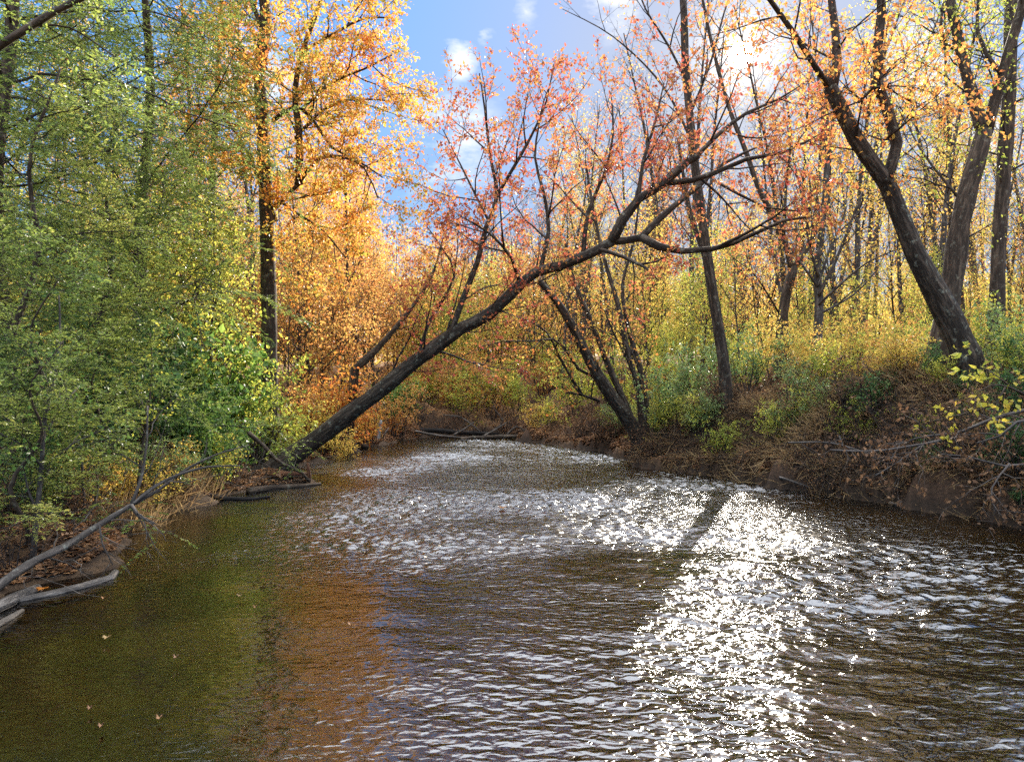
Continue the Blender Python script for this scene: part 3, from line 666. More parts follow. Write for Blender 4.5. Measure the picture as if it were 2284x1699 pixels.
# ------------------------------------------------------------------ kinds of bush and wood tree, copied about
def bush_proto(name, kind_label, h, mat, seed, stems, leaf, ls, cat='bush', bark='twig', spreadang=.55, leafkw=None, extra=None, dl=.4):
    rn = random.Random(seed); root = empty(name, (0, 0, 0)); tag(root, kind_label, cat)
    G = Grow([lv(.25, .12, .05, 6, 40, 1, .1, 0), lv(.2, .14, .03, 5, 48, .55, .15, leaf*.5), lv(.16, .15, .0, 4, 48, .5, .1, leaf)], ls, seed, .003, .04, 3, False, dl)
    for i in range(stems):
        az = rn.random()*6.28; sp = rn.uniform(0, spreadang)
        d = Vector((math.cos(az)*sp, math.sin(az)*sp, 1)).normalized()
        G.limb(Vector((math.cos(az)*.12*h*rn.random(), math.sin(az)*.12*h*rn.random(), -.08)), d, h*rn.uniform(.6, 1.05), .006+.006*h, 0)
    link('stems', G.w.mesh('stems', B[bark]), root)
    link('foliage', G.lf.mesh('foliage', mat, G.rng, **(leafkw or {})), root)
    return root
class Kind:
    def __init__(s, protos): s.p = protos; s.used = set(); s.rn = random.Random(len(protos)*7+3)
    def put(s, x, y, scale, label, group=None, dz=-.05, which=None):
        i = s.rn.randrange(len(s.p)) if which is None else which
        rz = s.rn.random()*6.28; loc = (x, y, g1(x, y)+dz)
        if i not in s.used:
            s.used.add(i); o = s.p[i]; o.location = loc; o.rotation_euler = (0, 0, rz); o.scale = (scale,)*3
            o['label'] = label
            if group: o['group'] = group
            return o
        return copy_tree(s.p[i], loc, rz, scale, label, group)
    def done(s):
        for i, o in enumerate(s.p):
            if i not in s.used:
                for ch in list(o.children): bpy.data.objects.remove(ch)
                bpy.data.objects.remove(o)
privet = Kind([bush_proto('green_shrub', 'x', 1.8, M['privet'], 300+i, 9, 26, .075) for i in range(2)])
laurel = Kind([bush_proto('laurel_shrub', 'x', 2.0, M['laurel'], 310+i, 9, 24, .11, dl=.2) for i in range(2)])
broad = Kind([bush_proto('broadleaf_shrub', 'x', 2.0, M['green'], 320+i, 9, 19, .135, leafkw=dict(up=.9)) for i in range(2)])
limeb = Kind([bush_proto('yellow_green_shrub', 'x', 2.0, M['lime'], 330+i, 9, 24, .085) for i in range(2)])
goldb = Kind([bush_proto('golden_shrub', 'x', 2.0, M['gold'], 340+i, 9, 20, .085) for i in range(2)])
peachb = Kind([bush_proto('peach_shrub', 'x', 2.4, M['peach'], 350+i, 10, 20, .09) for i in range(2)])
orangeb = Kind([bush_proto('orange_shrub', 'x', 2.4, M['orange'], 360+i, 9, 20, .10) for i in range(1)])
brownb = Kind([bush_proto('twiggy_shrub', 'x', 1.4, M['dry'], 370+i, 14, 5, .07, spreadang=.9) for i in range(2)])

def wood_proto(name, cat, h, r, mat, bark, seed, nb, blen, t0, leafs, ls, up=.06, ang=48, nsub=5):
    rn = random.Random(seed); root = empty(name, (0, 0, 0)); tag(root, 'x', cat)
    n = 12; x = y = 0; pts = []; dx = rn.uniform(-.04, .04); dy = rn.uniform(-.04, .04)
    for i in range(n+1):
        pts.append(Vector((x, y, -.2+h*i/n))); dx += rn.gauss(0, .03); dy += rn.gauss(0, .03); x += dx*h/n; y += dy*h/n
    rr = [r*(1.25 if i == 0 else 1)*(1-.82*i/n) for i in range(n+1)]
    w = Wood(); w.tube(pts, rr, 8, .1, np.random.default_rng(seed)); link('trunk', w.mesh('trunk', bark), root)
    G = Grow([lv(.6, .10, up, 6, ang, 1, .15, 0, vary=.45), lv(.4, .13, .03, nsub, 45, .5, .15, leafs*.4), lv(.3, .15, .0, 4, 45, .5, .1, leafs)], ls, seed, .006, .10)
    G.children(pts, rr, blen, 0, 1, nb, t0, .99)
    link('twigs', G.w.mesh('twigs', B['twig']), root)
    link('crown', G.lf.mesh('crown', mat, G.rng), root)
    return root
tall_gold = Kind([wood_proto('tall_golden_tree', 'tree', 17, .15, M['gold'], B[('grey', 'brown')[i % 2]], 400+i, 28, 3.2, .35, 15, .10) for i in range(3)])
tall_bare = Kind([wood_proto('tall_bare_tree', 'tree', 18, .15, M['rust'], B[('grey', 'dark', 'pale')[i % 3]], 410+i, 26, 3.0, .35, 2.2, .12, .1, 40) for i in range(3)])
bare_sap = Kind([wood_proto('bare_sapling', 'tree', 7.5, .045, M['rust'], B[('grey', 'brown', 'dark')[i % 3]], 460+i, 22, 2.6, .15, 2.0, .09, .09, 38, 6) for i in range(3)])
tall_peach = Kind([wood_proto('tall_orange_tree', 'tree', 15, .13, M['peach'], B[('brown', 'grey')[i % 2]], 420+i, 32, 3.2, .18, 26, .11) for i in range(2)])
under_gold = Kind([wood_proto('golden_understory_tree', 'tree', 6.5, .05, M['gold'], B['brown'], 430+i, 22, 2.4, .12, 17, .095) for i in range(3)])
under_peach = Kind([wood_proto('orange_understory_tree', 'tree', 7, .055, M['peach'], B['brown'], 440+i, 26, 2.5, .12, 24, .11) for i in range(3)])
under_lime = Kind([wood_proto('green_understory_tree', 'tree', 6, .05, M['lime'], B['brown'], 450+i, 24, 2.3, .10, 22, .095) for i in range(2)])
KINDS = [bare_sap, privet, laurel, broad, limeb, goldb, peachb, orangeb, brownb, tall_gold, tall_bare, tall_peach, under_gold, under_peach, under_lime]

def X(px, D): return (px-1110.5)/F*D
# ---- bushes one can point to
def bushes():
    put = lambda K, px, D, s, label, which=None: K.put(X(px, D), D, s, label, None, which=which)
    # high bank
    put(privet, 1450, 19.5, 1.1, 'pale green shrub just beside the foot of the slanting stem clump')
    put(privet, 1515, 20.5, 1.25, 'tall whitish green shrub between the stem clump and the single dark trunk')
    put(limeb, 1480, 23, 1.2, 'yellow-green shrub behind the whitish shrub near the single dark trunk')
    put(privet, 1620, 18.6, 1.05, 'green shrub growing against the foot of the single dark trunk')
    put(limeb, 1560, 16.8, .55, 'low yellow-green shrub hanging over the water below the single dark trunk')
    put(goldb, 1680, 18.5, .8, 'golden shrub at the bank top under the crooked brown tree')
    put(privet, 1720, 16.8, .75, 'small green shrub halfway down the slope under the crooked brown tree')
    put(limeb, 1790, 16.2, .8, 'yellow-green shrub on the bank edge under the slim spreading tree')
    put(brownb, 1740, 15.4, .9, 'brown twiggy bush on the slope beneath the small green shrub')
    put(brownb, 1850, 14.2, 1.0, 'brown twiggy bush on the slope under the golden edge of the wood')
    put(goldb, 1870, 16.5, .8, 'golden shrub at the bank top midway to the thick dark leaning tree')
    put(peachb, 1940, 15.2, .6, 'rust coloured shrub at the bank top near the thick dark leaning tree')
    put(brownb, 1960, 13, .9, 'brown twiggy bush below the foot of the thick dark leaning tree')
    put(limeb, 2130, 13.8, .7, 'yellow-green shrub between the wide V tree and the straight reddish trunk')
    put(privet, 2200, 13.4, .9, 'bluish green shrub at the foot of the straight reddish trunk')
    put(laurel, 2190, 10.6, .5, 'dark shrub on the shaded bank under the straight reddish trunk')
    put(brownb, 2090, 11.8, 1.0, 'brown twiggy bush overhanging the shaded bank by the big yellow leaves')
    put(brownb, 2235, 10.4, 1.0, 'brown twiggy bush at the picture edge on the shaded bank')
    # far end of the creek
    put(peachb, 985, 33.5, 1.25, 'peach coloured bush spreading over the log jam')
    put(peachb, 930, 35.5, 1.3, 'orange bush behind the log jam next to the dark hollow')
    put(limeb, 1050, 34, 1.5, 'yellow-green bush behind the log jam')
    put(limeb, 1120, 32, 1.2, 'olive bush at the end of the log jam')
    put(goldb, 1160, 28.2, .62, 'small golden bush at the water line by the end of the log jam')
    put(limeb, 1190, 27.8, .7, 'bright lime bush beside the small golden bush at the water line')
    put(limeb, 1240, 28, 1.3, 'green bush under the arching branches of the stem clump')
    put(brownb, 1250, 25.5, 1.1, 'brown bush on the low shore under the arching branches')
    put(brownb, 1310, 23.5, 1.1, 'brown bush on the low shore just beyond the stem clump')
    put(limeb, 1320, 26.5, 1.4, 'yellow bush in the wood edge behind the stem clump')
    put(brownb, 900, 31.6, 1.3, 'brown brush over the hollow where the creek bends away')
    put(brownb, 960, 31.4, 1.2, 'brown brush among the pale poles of the log jam')
    put(brownb, 1030, 31.2, 1.3, 'brown brush tangled over the middle of the log jam')
    put(brownb, 1095, 30.6, 1.2, 'brown brush at the lime bush end of the log jam')
    put(limeb, 1000, 32.4, 1.1, 'olive bush rising between the peach bush and the log jam')
    put(peachb, 1075, 33, 1.2, 'peach bush between the two yellow-green bushes of the log jam')
    put(broad, 845, 31, .8, 'dark green bush behind the white snag')
    put(broad, 880, 33, .9, 'dark green bush in the hollow beside the log jam')
    put(goldb, 760, 20.6, .6, 'golden tuft of shrub on the shore under the leaning maple')
    put(orangeb, 800, 25, .95, 'orange shrub behind the leaning maple near the white snag')
    put(peachb, 860, 29, 1.0, 'peach shrub over the white snag')
    put(orangeb, 740, 22.5, 1.2, 'bright orange shrub just above the leaning maple')
    put(goldb, 690, 21, .9, 'yellow shrub at the foot of the orange maple')
    # near bank under the hemlocks
    put(limeb, 640, 18.6, .7, 'yellow-green shrub in front of the orange maple trunk')
    put(broad, 490, 15.0, .6, 'silvery green shrub beside the foot of the leaning maple')
    put(broad, 470, 14.6, .75, 'broadleaf shrub leaning to the water upstream of the dead branch')
    put(broad, 470, 16.8, .95, 'broadleaf shrub with shining leaves above the silvery green shrub')
    put(broad, 440, 16.8, 1.45, 'tall bright green shrub with layered sprays before the orange maple')
    put(limeb, 540, 17.6, 1.4, 'bright lime-tipped shrub reaching toward the orange maple trunk')
    put(laurel, 400, 13.2, .8, 'dark glossy shrub on the slope behind the dry grass')
    put(laurel, 300, 12.6, 1.1, 'dark glossy shrub beneath the big feathery hemlock')
    put(laurel, 190, 12, 1.2, 'dark glossy shrub behind the young hemlock')
    put(laurel, 60, 10.8, 1.2, 'dark glossy shrub behind the thin grey sapling')
    put(laurel, 330, 15.5, 1.4, 'dark glossy shrub standing high behind the dry grass slope')
    put(privet, 360, 11.9, .55, 'small pale shrub above the sunlit dry grass')
    put(goldb, 330, 11.3, .45, 'small sunlit yellow shrub at the water near the end of the dead branch')
    put(goldb, 215, 10.4, .5, 'small yellow shrub on the slope behind the dead branch')
    put(laurel, 110, 8.8, .55, 'low dark shrub at the foot of the thin grey sapling')
    put(brownb, 150, 8.9, .5, 'brown brush on the leaf covered shelf behind the dead branch')
    put(brownb, 20, 7.2, .5, 'brown brush above the split driftwood log')
    put(privet, 30, 8, .6, 'small blue-green shrub at the picture edge above the driftwood')
bushes()
def slopes():
    rn = random.Random(55)
    def strip(K, n, d0, d1, D0, D1, s0, s1, label, group, right=True):
        for i in range(n):
            D = rn.uniform(D0, D1)
            x = float(np.interp(D, EDGE_RY, EDGE_R))+rn.uniform(d0, d1) if right else float(np.interp(D, EDGE_Y, EDGE_L))-rn.uniform(d0, d1)
            if not right and 14.0 < D < 17.6 and x > -7.3: continue
            K.put(x, D, rn.uniform(s0, s1), label, group)
    g = 'low growth on the face of the high bank'
    strip(limeb, 12, .5, 1.8, 15, 25, .3, .55, 'low yellow-green shrub on the slope above the glitter', g)
    strip(privet, 14, .6, 2.2, 14, 25, .35, .65, 'low pale green shrub on the slope above the glitter', g)
    strip(brownb, 34, .15, 1.8, 9.5, 26, .4, .85, 'low brown brush on the face of the high bank', 'brown brush on the face of the high bank')
    strip(brownb, 16, 0, .6, 9.3, 14, .35, .7, 'brown brush at the waterline of the shaded bank', 'brown brush at the shaded waterline')
    strip(laurel, 10, .05, .8, 9, 13, .16, .3, 'small dark fern-like plant low on the shaded bank', 'small dark plants low on the shaded bank')
    strip(limeb, 12, .8, 2.4, 10, 16, .25, .5, 'low yellow-green plant over the shaded bank', 'yellow-green plants over the shaded bank')
    strip(laurel, 10, .5, 2.4, 9, 15, .25, .5, 'low dark green plant on the shaded bank', 'dark plants on the shaded bank')
    strip(goldb, 10, 1.6, 3, 9.5, 18, .3, .55, 'low golden plant along the top of the high bank', 'golden plants along the bank top')
    strip(privet, 12, .3, 1.8, 11.5, 19, .3, .6, 'low pale green shrub at the foot of the hemlock bank', 'pale shrubs along the hemlock bank', False)
    strip(broad, 14, .5, 3, 12.5, 19, .45, .8, 'broad leaved green shrub along the hemlock bank', 'broad leaved shrubs along the hemlock bank', False)
    strip(limeb, 10, .4, 3, 12, 22, .35, .65, 'yellow-green shrub along the hemlock bank', 'yellow-green shrubs along the hemlock bank', False)
    strip(goldb, 8, .3, 1.5, 9, 13, .2, .4, 'small yellow plant along the sunlit edge of the hemlock bank', 'yellow plants on the sunlit edge', False)
    strip(brownb, 12, .2, 2.0, 7, 13, .35, .6, 'brown brush along the sunlit edge of the hemlock bank', 'brown brush on the sunlit edge', False)
    strip(goldb, 8, .2, 1.5, 19, 28, .3, .6, 'golden tuft along the far shore beyond the leaning maple', 'golden tufts along the far shore', False)
    strip(peachb, 8, .8, 3, 20, 29, .5, .8, 'peach shrub along the far shore beyond the leaning maple', 'peach shrubs along the far shore', False)
slopes()

# ---- the woods on both sides
def woods():
    rn = random.Random(77)
    taken = []
    def free(x, y, d):
        for (a, b) in taken:
            if (a-x)**2+(b-y)**2 < d*d: return False
        taken.append((x, y)); return True
    def zone(K, n, px0, px1, D0, D1, s0, s1, label, group, gap=1.4, sunlit=False):
        c = 0; tries = 0
        while c < n and tries < n*40:
            tries += 1
            D = math.sqrt(rn.uniform(D0*D0, D1*D1)); px = rn.uniform(px0, px1); x = X(px, D)
            if not (np.interp(D, EDGE_Y, EDGE_L)-1.5 > x or x > np.interp(D, EDGE_RY, EDGE_R)+2.5 or D > 35): continue
            insun = abs(px-1605) < 58 and K in (tall_gold, tall_peach, tall_bare)
            if insun and D < 30: continue
            if not free(x, D, gap): continue
            K.put(x, D, rn.uniform(.5, .6) if insun else rn.uniform(s0, s1), label, group, dz=-.1); c += 1
    # beyond the high bank
    zone(tall_bare, 16, 1430, 2300, 24, 40, .8, 1.1, 'tall nearly bare slender tree in the wood behind the high bank', 'tall bare trees behind the high bank')
    zone(tall_bare, 44, 1350, 2350, 40, 75, .9, 1.2, 'tall nearly bare tree deep in the wood behind the high bank', 'bare trees deep in the wood behind the high bank')
    zone(tall_gold, 12, 1640, 2350, 26, 48, .75, 1.0, 'tall golden-leaved tree in the wood behind the high bank', 'tall golden trees behind the high bank', sunlit=True)
    zone(under_gold, 40, 1380, 2330, 26, 62, .7, 1.15, 'small golden-leaved tree filling the wood behind the high bank', 'golden understory trees behind the high bank', 1.2)
    zone(under_lime, 14, 1380, 2330, 22, 40, .55, .9, 'small yellow-green tree in the wood behind the high bank', 'yellow-green understory trees behind the high bank', 1.2)
    zone(goldb, 26, 1400, 2330, 19, 34, .5, .9, 'golden shrub on the wood floor behind the high bank', 'golden shrubs on the floor of the wood', .9)
    zone(limeb, 22, 1400, 2330, 18, 32, .5, .9, 'yellow-green shrub on the wood floor behind the high bank', 'green shrubs on the floor of the wood', .9)
    zone(bare_sap, 44, 1380, 2330, 21, 45, .7, 1.4, 'twiggy nearly bare sapling in the wood behind the high bank', 'bare saplings behind the high bank', .9)
    zone(bare_sap, 26, 1000, 1430, 31, 50, .7, 1.3, 'twiggy nearly bare sapling at the far bend of the creek', 'bare saplings at the far bend', .9)
    zone(bare_sap, 18, 350, 850, 20, 40, .7, 1.3, 'twiggy nearly bare sapling in the wood around the orange maple', 'bare saplings around the maple', .9)
    # behind the far bend
    zone(tall_bare, 26, 1040, 1430, 32, 70, .55, .9, 'slender bare tree behind the slanting stem clump', 'bare trees behind the stem clump')
    zone(tall_gold, 5, 1180, 1420, 32, 50, .6, .8, 'golden tree behind the slanting stem clump', 'golden trees behind the stem clump')
    zone(under_gold, 16, 1050, 1420, 33, 55, .7, 1.1, 'small golden tree at the far bend of the creek', 'golden trees at the far bend')
    zone(under_peach, 16, 850, 1250, 38, 65, .9, 1.4, 'small orange tree beyond the log jam', 'orange trees beyond the log jam')
    zone(under_lime, 10, 900, 1300, 36, 50, .8, 1.2, 'yellow-green tree beyond the log jam', 'yellow-green trees beyond the log jam')
    zone(limeb, 24, 850, 1260, 33, 46, .6, 1.2, 'yellow-green bush on the rise beyond the log jam', 'yellow-green bushes beyond the log jam', .9)
    zone(peachb, 16, 850, 1260, 33, 46, .6, 1.2, 'peach coloured bush on the rise beyond the log jam', 'peach bushes beyond the log jam', .9)
    # the slope of the hemlock side
    zone(tall_peach, 16, 330, 830, 24, 50, .7, 1.0, 'tall orange-leaved tree in the wood behind the orange maple', 'tall orange trees behind the maple')
    zone(tall_gold, 12, -150, 560, 21, 45, .8, 1.1, 'tall golden tree in the wood behind the hemlocks', 'tall golden trees behind the hemlocks')
    zone(tall_bare, 10, 100, 800, 22, 45, .7, 1.0, 'slender grey tree in the wood behind the maple and hemlocks', 'bare trees behind the maple')
    zone(under_peach, 30, 380, 900, 24, 50, .8, 1.2, 'small orange-leaved tree in the wood behind the orange maple', 'orange understory behind the maple', 1.2)
    zone(under_gold, 18, 0, 720, 19, 40, .7, 1.1, 'small golden tree in the wood between maple and hemlocks', 'golden understory behind the hemlocks', 1.2)
    zone(under_lime, 10, -50, 520, 17, 28, .7, 1.1, 'small yellow-green tree under the hemlocks', 'green understory under the hemlocks', 1.2)
woods()
for K in KINDS: K.done()

# ---- the woods too far off to count
def far_wood():
    rng = np.random.default_rng(3)
    cs, az, szs = [], [], []
    for i in range(420):
        px = rng.uniform(-300, 2500); D = rng.uniform(62, 110); x = X(px, D)
        g = g1(x, D)
        top = 9 if 830 < px < 1050 else (15 if px < 830 else 10)
        h = rng.uniform(1, top)*rng.uniform(.6, 1); n = 420
        c = rng.normal(size=(n, 3))*np.array([2.2, 2.2, 1.3])+np.array([x, D, g+h])
        c[:, 2] = np.maximum(c[:, 2], g+.2)
        cs.append(c); az.append(rng.normal(size=(n, 3))); szs.append(.2+.22*rng.random(n))
    me = leaf_mesh('far_wood', M['gold'], rng, np.concatenate(cs), np.concatenate(az), np.concatenate(szs), .8, .2)
    tag(link('far_wood', me), 'hazy golden mass of the distant autumn wood', 'woods', kind='stuff')
far_wood()

# ------------------------------------------------------------------ litter, grass, roots
def ground_cover():
    rng = np.random.default_rng(9)
    n = 170000
    y = 4+28*rng.random(n)**1.15; side = rng.random(n) < .5
    xl = np.interp(y, EDGE_Y, EDGE_L); xr = np.interp(y, EDGE_RY, EDGE_R)
    off = rng.random(n)**1.5*9+.02
    x = np.where(side, xl-off, xr+off); z = gz(x, y)
    k = z > .03; x, y, z = x[k], y[k], z[k]
    c = np.stack([x, y, z+.015], -1); a = rng.normal(size=c.shape); a[:, 2] *= .25
    me = leaf_mesh('leaf_litter', M['litter'], rng, c, a, .05+.06*rng.random(len(c)), .7, 2.0, .2)
    tag(link('leaf_litter', me), 'brown and orange fallen leaves strewn over the banks', 'fallen leaves', kind='stuff')
    # dry grass in clumps, combed down the slope
    cs = []
    for i in range(300):
        if i < 120:
            D = rng.uniform(10.2, 13.5); px = rng.uniform(190, 420); xx = X(px, D)
            if xx > np.interp(D, EDGE_Y, EDGE_L)-.1: continue
            dirx = .5
        else:
            D = rng.uniform(9.5, 19); xx = np.interp(D, EDGE_RY, EDGE_R)+rng.uniform(.15, 2.4); dirx = -.6
        m = 70; r = rng.normal(size=(m, 2))*.22
        cx, cyy = xx+r[:, 0], D+r[:, 1]; zz = gz(cx, cyy)
        L = rng.uniform(.25, .6)
        a = rng.normal(size=(m, 3))*.45+np.array([dirx, -.25, .75 if i < 120 else .1])
        cs.append((np.stack([cx, cyy, zz], -1)+unit(a)*L*.45, a, L*(.6+.7*rng.random(m))))
    me = leaf_mesh('dry_grass', M['straw'], rng, np.concatenate([q[0] for q in cs]), np.concatenate([q[1] for q in cs]), np.concatenate([q[2] for q in cs]), .03, .3, .02)
    tag(link('dry_grass', me), 'tufts of dry straw coloured grass on the creek banks', 'grass', kind='stuff')
    # roots and dead vines hanging over the high bank
    rn = random.Random(4); w = Wood()
    for i in range(2600):
        D = rn.uniform(9.3, 20); x = float(np.interp(D, EDGE_RY, EDGE_R))+rn.uniform(.15, 2.6)
        p = Vector((x, D, g1(x, D)+.02)); d = Vector((rn.gauss(-.5, .6), rn.gauss(-.1, .7), rn.gauss(.1, .5))).normalized()
        pts = [p.copy()]; n = rn.randint(4, 8)
        for k in range(n):
            d = (d+Vector((rn.gauss(0, .25), rn.gauss(0, .25), rn.gauss(-.16, .2)))).normalized(); p = p+d*rn.uniform(.08, .2)
            gg = g1(p.x, p.y)
            if p.z < max(gg, 0)+.015: p.z = max(gg, 0)+.015
            pts.append(p.copy())
        r = rn.uniform(.003, .009)
        w.tube(pts, [r*(1-.6*k/n) for k in range(n+1)], 3)
    for i in range(900):
        D = rn.uniform(9.3, 19); x = float(np.interp(D, EDGE_RY, EDGE_R))+rn.uniform(.5, 1.7)
        p = Vector((x, D, g1(x, D)+.03)); d = Vector((-.8, rn.gauss(-.1, .4), .25)).normalized(); pts = [p.copy()]; n = rn.randint(4, 9)
        for k in range(n):
            d = (d+Vector((rn.gauss(-.02, .18), rn.gauss(0, .18), -.28))).normalized(); p = p+d*rn.uniform(.07, .16)
            p.z = max(p.z, max(g1(p.x, p.y), 0)+.01); pts.append(p.copy())
        r = rn.uniform(.0025, .008); w.tube(pts, [r*(1-.6*k/n) for k in range(n+1)], 3)
    tag(link('root_tangle', w.mesh('root_tangle', B['brown'])), 'tangle of roots and dead vines hanging down the shaded high bank', 'roots', kind='stuff')
    # stringy dead twigs on the low bank
    w = Wood()
    for i in range(500):
        D = rn.uniform(6.5, 18); x = float(np.interp(D, EDGE_Y, EDGE_L))-rn.uniform(.05, 3)
        p = Vector((x, D, g1(x, D)+.02)); d = Vector((rn.gauss(.2, .7), rn.gauss(0, .7), rn.gauss(.5, .4))).normalized()
        pts = [p.copy()]; n = rn.randint(4, 8)
        for k in range(n):
            d = (d+Vector((rn.gauss(0, .2), rn.gauss(0, .2), rn.gauss(-.05, .15)))).normalized(); p = p+d*rn.uniform(.08, .22)
            gg = g1(p.x, p.y)
            if p.z < max(gg, 0)+.015: p.z = max(gg, 0)+.015
            pts.append(p.copy())
        r = rn.uniform(.003, .008)
        w.tube(pts, [r*(1-.6*k/n) for k in range(n+1)], 3)
    tag(link('dead_twigs', w.mesh('dead_twigs', B['drift'])), 'loose dead twigs lying over the low bank', 'twigs', kind='stuff')
ground_cover()

# ------------------------------------------------------------------ logs, branches, snags
def stick(name, label, cat, limbs, bark, twigs=0, leaf=None, tl=.8, seed=1, sides=9, ls=.07, leafn=6, partname='twigs', lump=.16):
    """a lying or hanging piece of wood: main limb, its side branches, fine twigs and leaves"""
    b = limbs[0][0][0]; root = empty(name, b); tag(root, label, cat)
    rng = np.random.default_rng(seed)
    for i, (p, r) in enumerate(limbs):
        w = Wood(); w.tube(p, r, sides, lump, rng)
        nm = 'stem' if i == 0 else 'side_branch'
        link(nm, w.mesh(nm, bark, root.location), root)
    if twigs:
        G = Grow([lv(.14, .16, .0, 4, 45, 1, .2, leafn if leaf else 0, vary=.5), lv(.1, .18, 0, 3, 45, .5, .2, leafn*2 if leaf else 0)], ls, seed, .0025, .03)
        for (p, r) in limbs: G.children(p, r, tl, 0, 1, twigs, .15, 1)
        link('twigs', G.w.mesh('twigs', bark, root.location), root)
        if leaf and G.lf.c: link('leaves', G.lf.mesh('leaves', leaf, G.rng, root.location, up=.2), root)
    return root
def T(pix, D0, D1, w0, w1, step=.15): return traced(pix, D0, D1, w0, w1, step)
def lying(pix, w0, w1, lift=.5):
    """along the water or ground line: the distance follows from the pixel row"""
    pts = [Vector((X(x, H*F/(y-850)), H*F/(y-850), 0)) for x, y in pix]
    c = catmull(pts, .18); m = len(c)-1
    r = [(w0+(w1-w0)*i/m)/2/F*c[i].y for i in range(m+1)]
    for q, rr in zip(c, r): q.z = min(max(g1(q.x, q.y), 0), .12)+rr*lift
    return c, r
def debris():
    stick('dead_branch', 'long bare grey branch slanting up out of the water before the dry grass slope', 'branch',
          [T([(-40, 1300), (60, 1225), (140, 1185), (220, 1135), (290, 1092), (345, 1062)], 6.3, 8.6, 21, 8),
           T([(290, 1092), (335, 1055), (385, 1030), (450, 1012), (520, 1010)], 8.1, 9.4, 9, 3), T([(285, 1092), (305, 1040), (318, 960), (320, 880)], 8.1, 8.7, 8, 3),
           T([(285, 1095), (300, 1118), (335, 1135)], 8.0, 7.9, 9, 5), T([(345, 1062), (400, 1020), (470, 985), (540, 965)], 8.6, 10, 7, 2),
           T([(215, 1138), (222, 1180), (245, 1225)], 7.5, 7.4, 5, 2)], B['grey'], 5, None, .7, 5)
    stick('thin_sapling', 'thin grey sapling standing upright at the water behind the dead branch', 'sapling',
          [T([(70, 1225), (76, 1150), (86, 1060), (92, 980), (98, 900), (118, 820), (130, 740), (128, 640)], 7.4, 8, 13, 3), T([(84, 1070), (110, 1010), (160, 960), (230, 930)], 7.6, 8.4, 6, 2),
           T([(95, 950), (140, 870), (170, 840)], 7.7, 8.2, 5, 2), T([(90, 1010), (40, 960), (-20, 930)], 7.6, 7.4, 6, 2), T([(80, 1110), (60, 1060), (50, 1000)], 7.5, 7.6, 6, 2)],
          B['grey'], 6, M['green'], .7, 15, 7, .06, 7)
    stick('thin_sapling', 'short thin grey sapling leaning over the dead branch', 'sapling',
          [T([(185, 1130), (181, 1060), (176, 990), (160, 920), (150, 850)], 9, 9.4, 7, 2), T([(180, 1040), (210, 990), (260, 950)], 9, 9.3, 4, 1.5)], B['pale'], 5, M['privet'], .6, 16, 6, .06, 6)
    stick('thin_sapling', 'thin brown sapling rising from the dry grass slope', 'sapling',
          [T([(300, 1050), (310, 960), (322, 880), (330, 800), (325, 720)], 10.6, 11, 8, 2), T([(312, 940), (350, 890), (400, 860)], 10.6, 11, 4, 1.5)], B['brown'], 5, M['lime'], .7, 17, 6, .065, 7)
    stick('overhanging_limb', 'brown bare limb crossing the top corner above the big hemlock', 'branch',
          [T([(-80, 150), (0, 100), (70, 55), (130, 20), (190, -10), (260, -60)], 8.5, 8.8, 17, 12), T([(60, 60), (150, 60), (260, 130), (360, 180)], 8.6, 9.6, 5, 2)], B['brown'], 4, M['needle'], .9, 25, 8, .05, 30)
    stick('driftwood_log', 'pale weathered log with a split end half out of the water', 'log', [lying([(-60, 1345), (0, 1322), (45, 1296), (82, 1282)], 34, 22, .4)], B['drift'], 0, None, 1, 35, 10)
    stick('driftwood_log', 'long low grey log breaking the current beyond the split one', 'log', [lying([(-30, 1318), (60, 1300), (110, 1290), (180, 1274), (238, 1256), (250, 1243)], 18, 16, .15)], B['drift'], 0, None, 1, 36, 10)
    stick('driftwood_log', 'short grey plank-like log end lowest at the water edge', 'log', [lying([(-60, 1385), (0, 1355), (48, 1325)], 22, 10, .3)], B['drift'], 0, None, 1, 37, 8)
    stick('sunken_log', 'black wet log lying in the shallows behind the dead branch', 'log', [lying([(120, 1208), (160, 1216), (225, 1222)], 22, 10, .3)], B['wet'], 0, None, .3, 45, 9)
    stick('shore_log', 'dark log lying at the waterline below the leaning maple', 'log', [lying([(430, 1088), (490, 1084), (550, 1083), (585, 1078)], 13, 6, .5)], B['wet'], 0, None, .4, 55)
    stick('shore_log', 'flat brown log at the waterline against the maple foot', 'log', [lying([(540, 1070), (600, 1060), (660, 1056), (695, 1050)], 18, 6, .5)], B['brown'], 0, None, .5, 56)
    stick('rotten_log', 'crumbling reddish log with leaves on it at the foot of the leaning maple', 'log', [lying([(585, 1052), (630, 1050), (672, 1046)], 16, 10, 1.4)], B['rot'], 2, M['litter'], .3, 57, 9, .08, 16)
    stick('broken_stub', 'short upright broken stub on the rotten log', 'stump', [T([(672, 1046), (669, 1020), (667, 1004)], 15.2, 15.2, 9, 6)], B['rot'], 0, None, 1, 58, 7)
    stick('arched_branch', 'bare brown branch bending down across the foot of the leaning maple', 'branch',
          [T([(538, 938), (570, 965), (598, 995), (630, 1013), (655, 1025), (672, 1045)], 14.6, 15, 10, 6)], B['brown'], 2, None, .3, 59)
    stick('white_snag', 'bleached white broken snag standing at the far shore', 'stump', [T([(820, 955), (823, 930), (826, 912)], 27, 27, 9, 7), T([(830, 950), (836, 938), (843, 928)], 27, 26.8, 5, 2)], B['bleached'], 0, None, .4, 61, 7)
    stick('mossy_rock_stump', 'dark root stump at the waterline before the white snag', 'stump', [lying([(755, 975), (775, 971), (795, 972)], 16, 10, .8)], B['brown'], 4, None, .4, 62, 8)
    # log jam
    D = 29.5
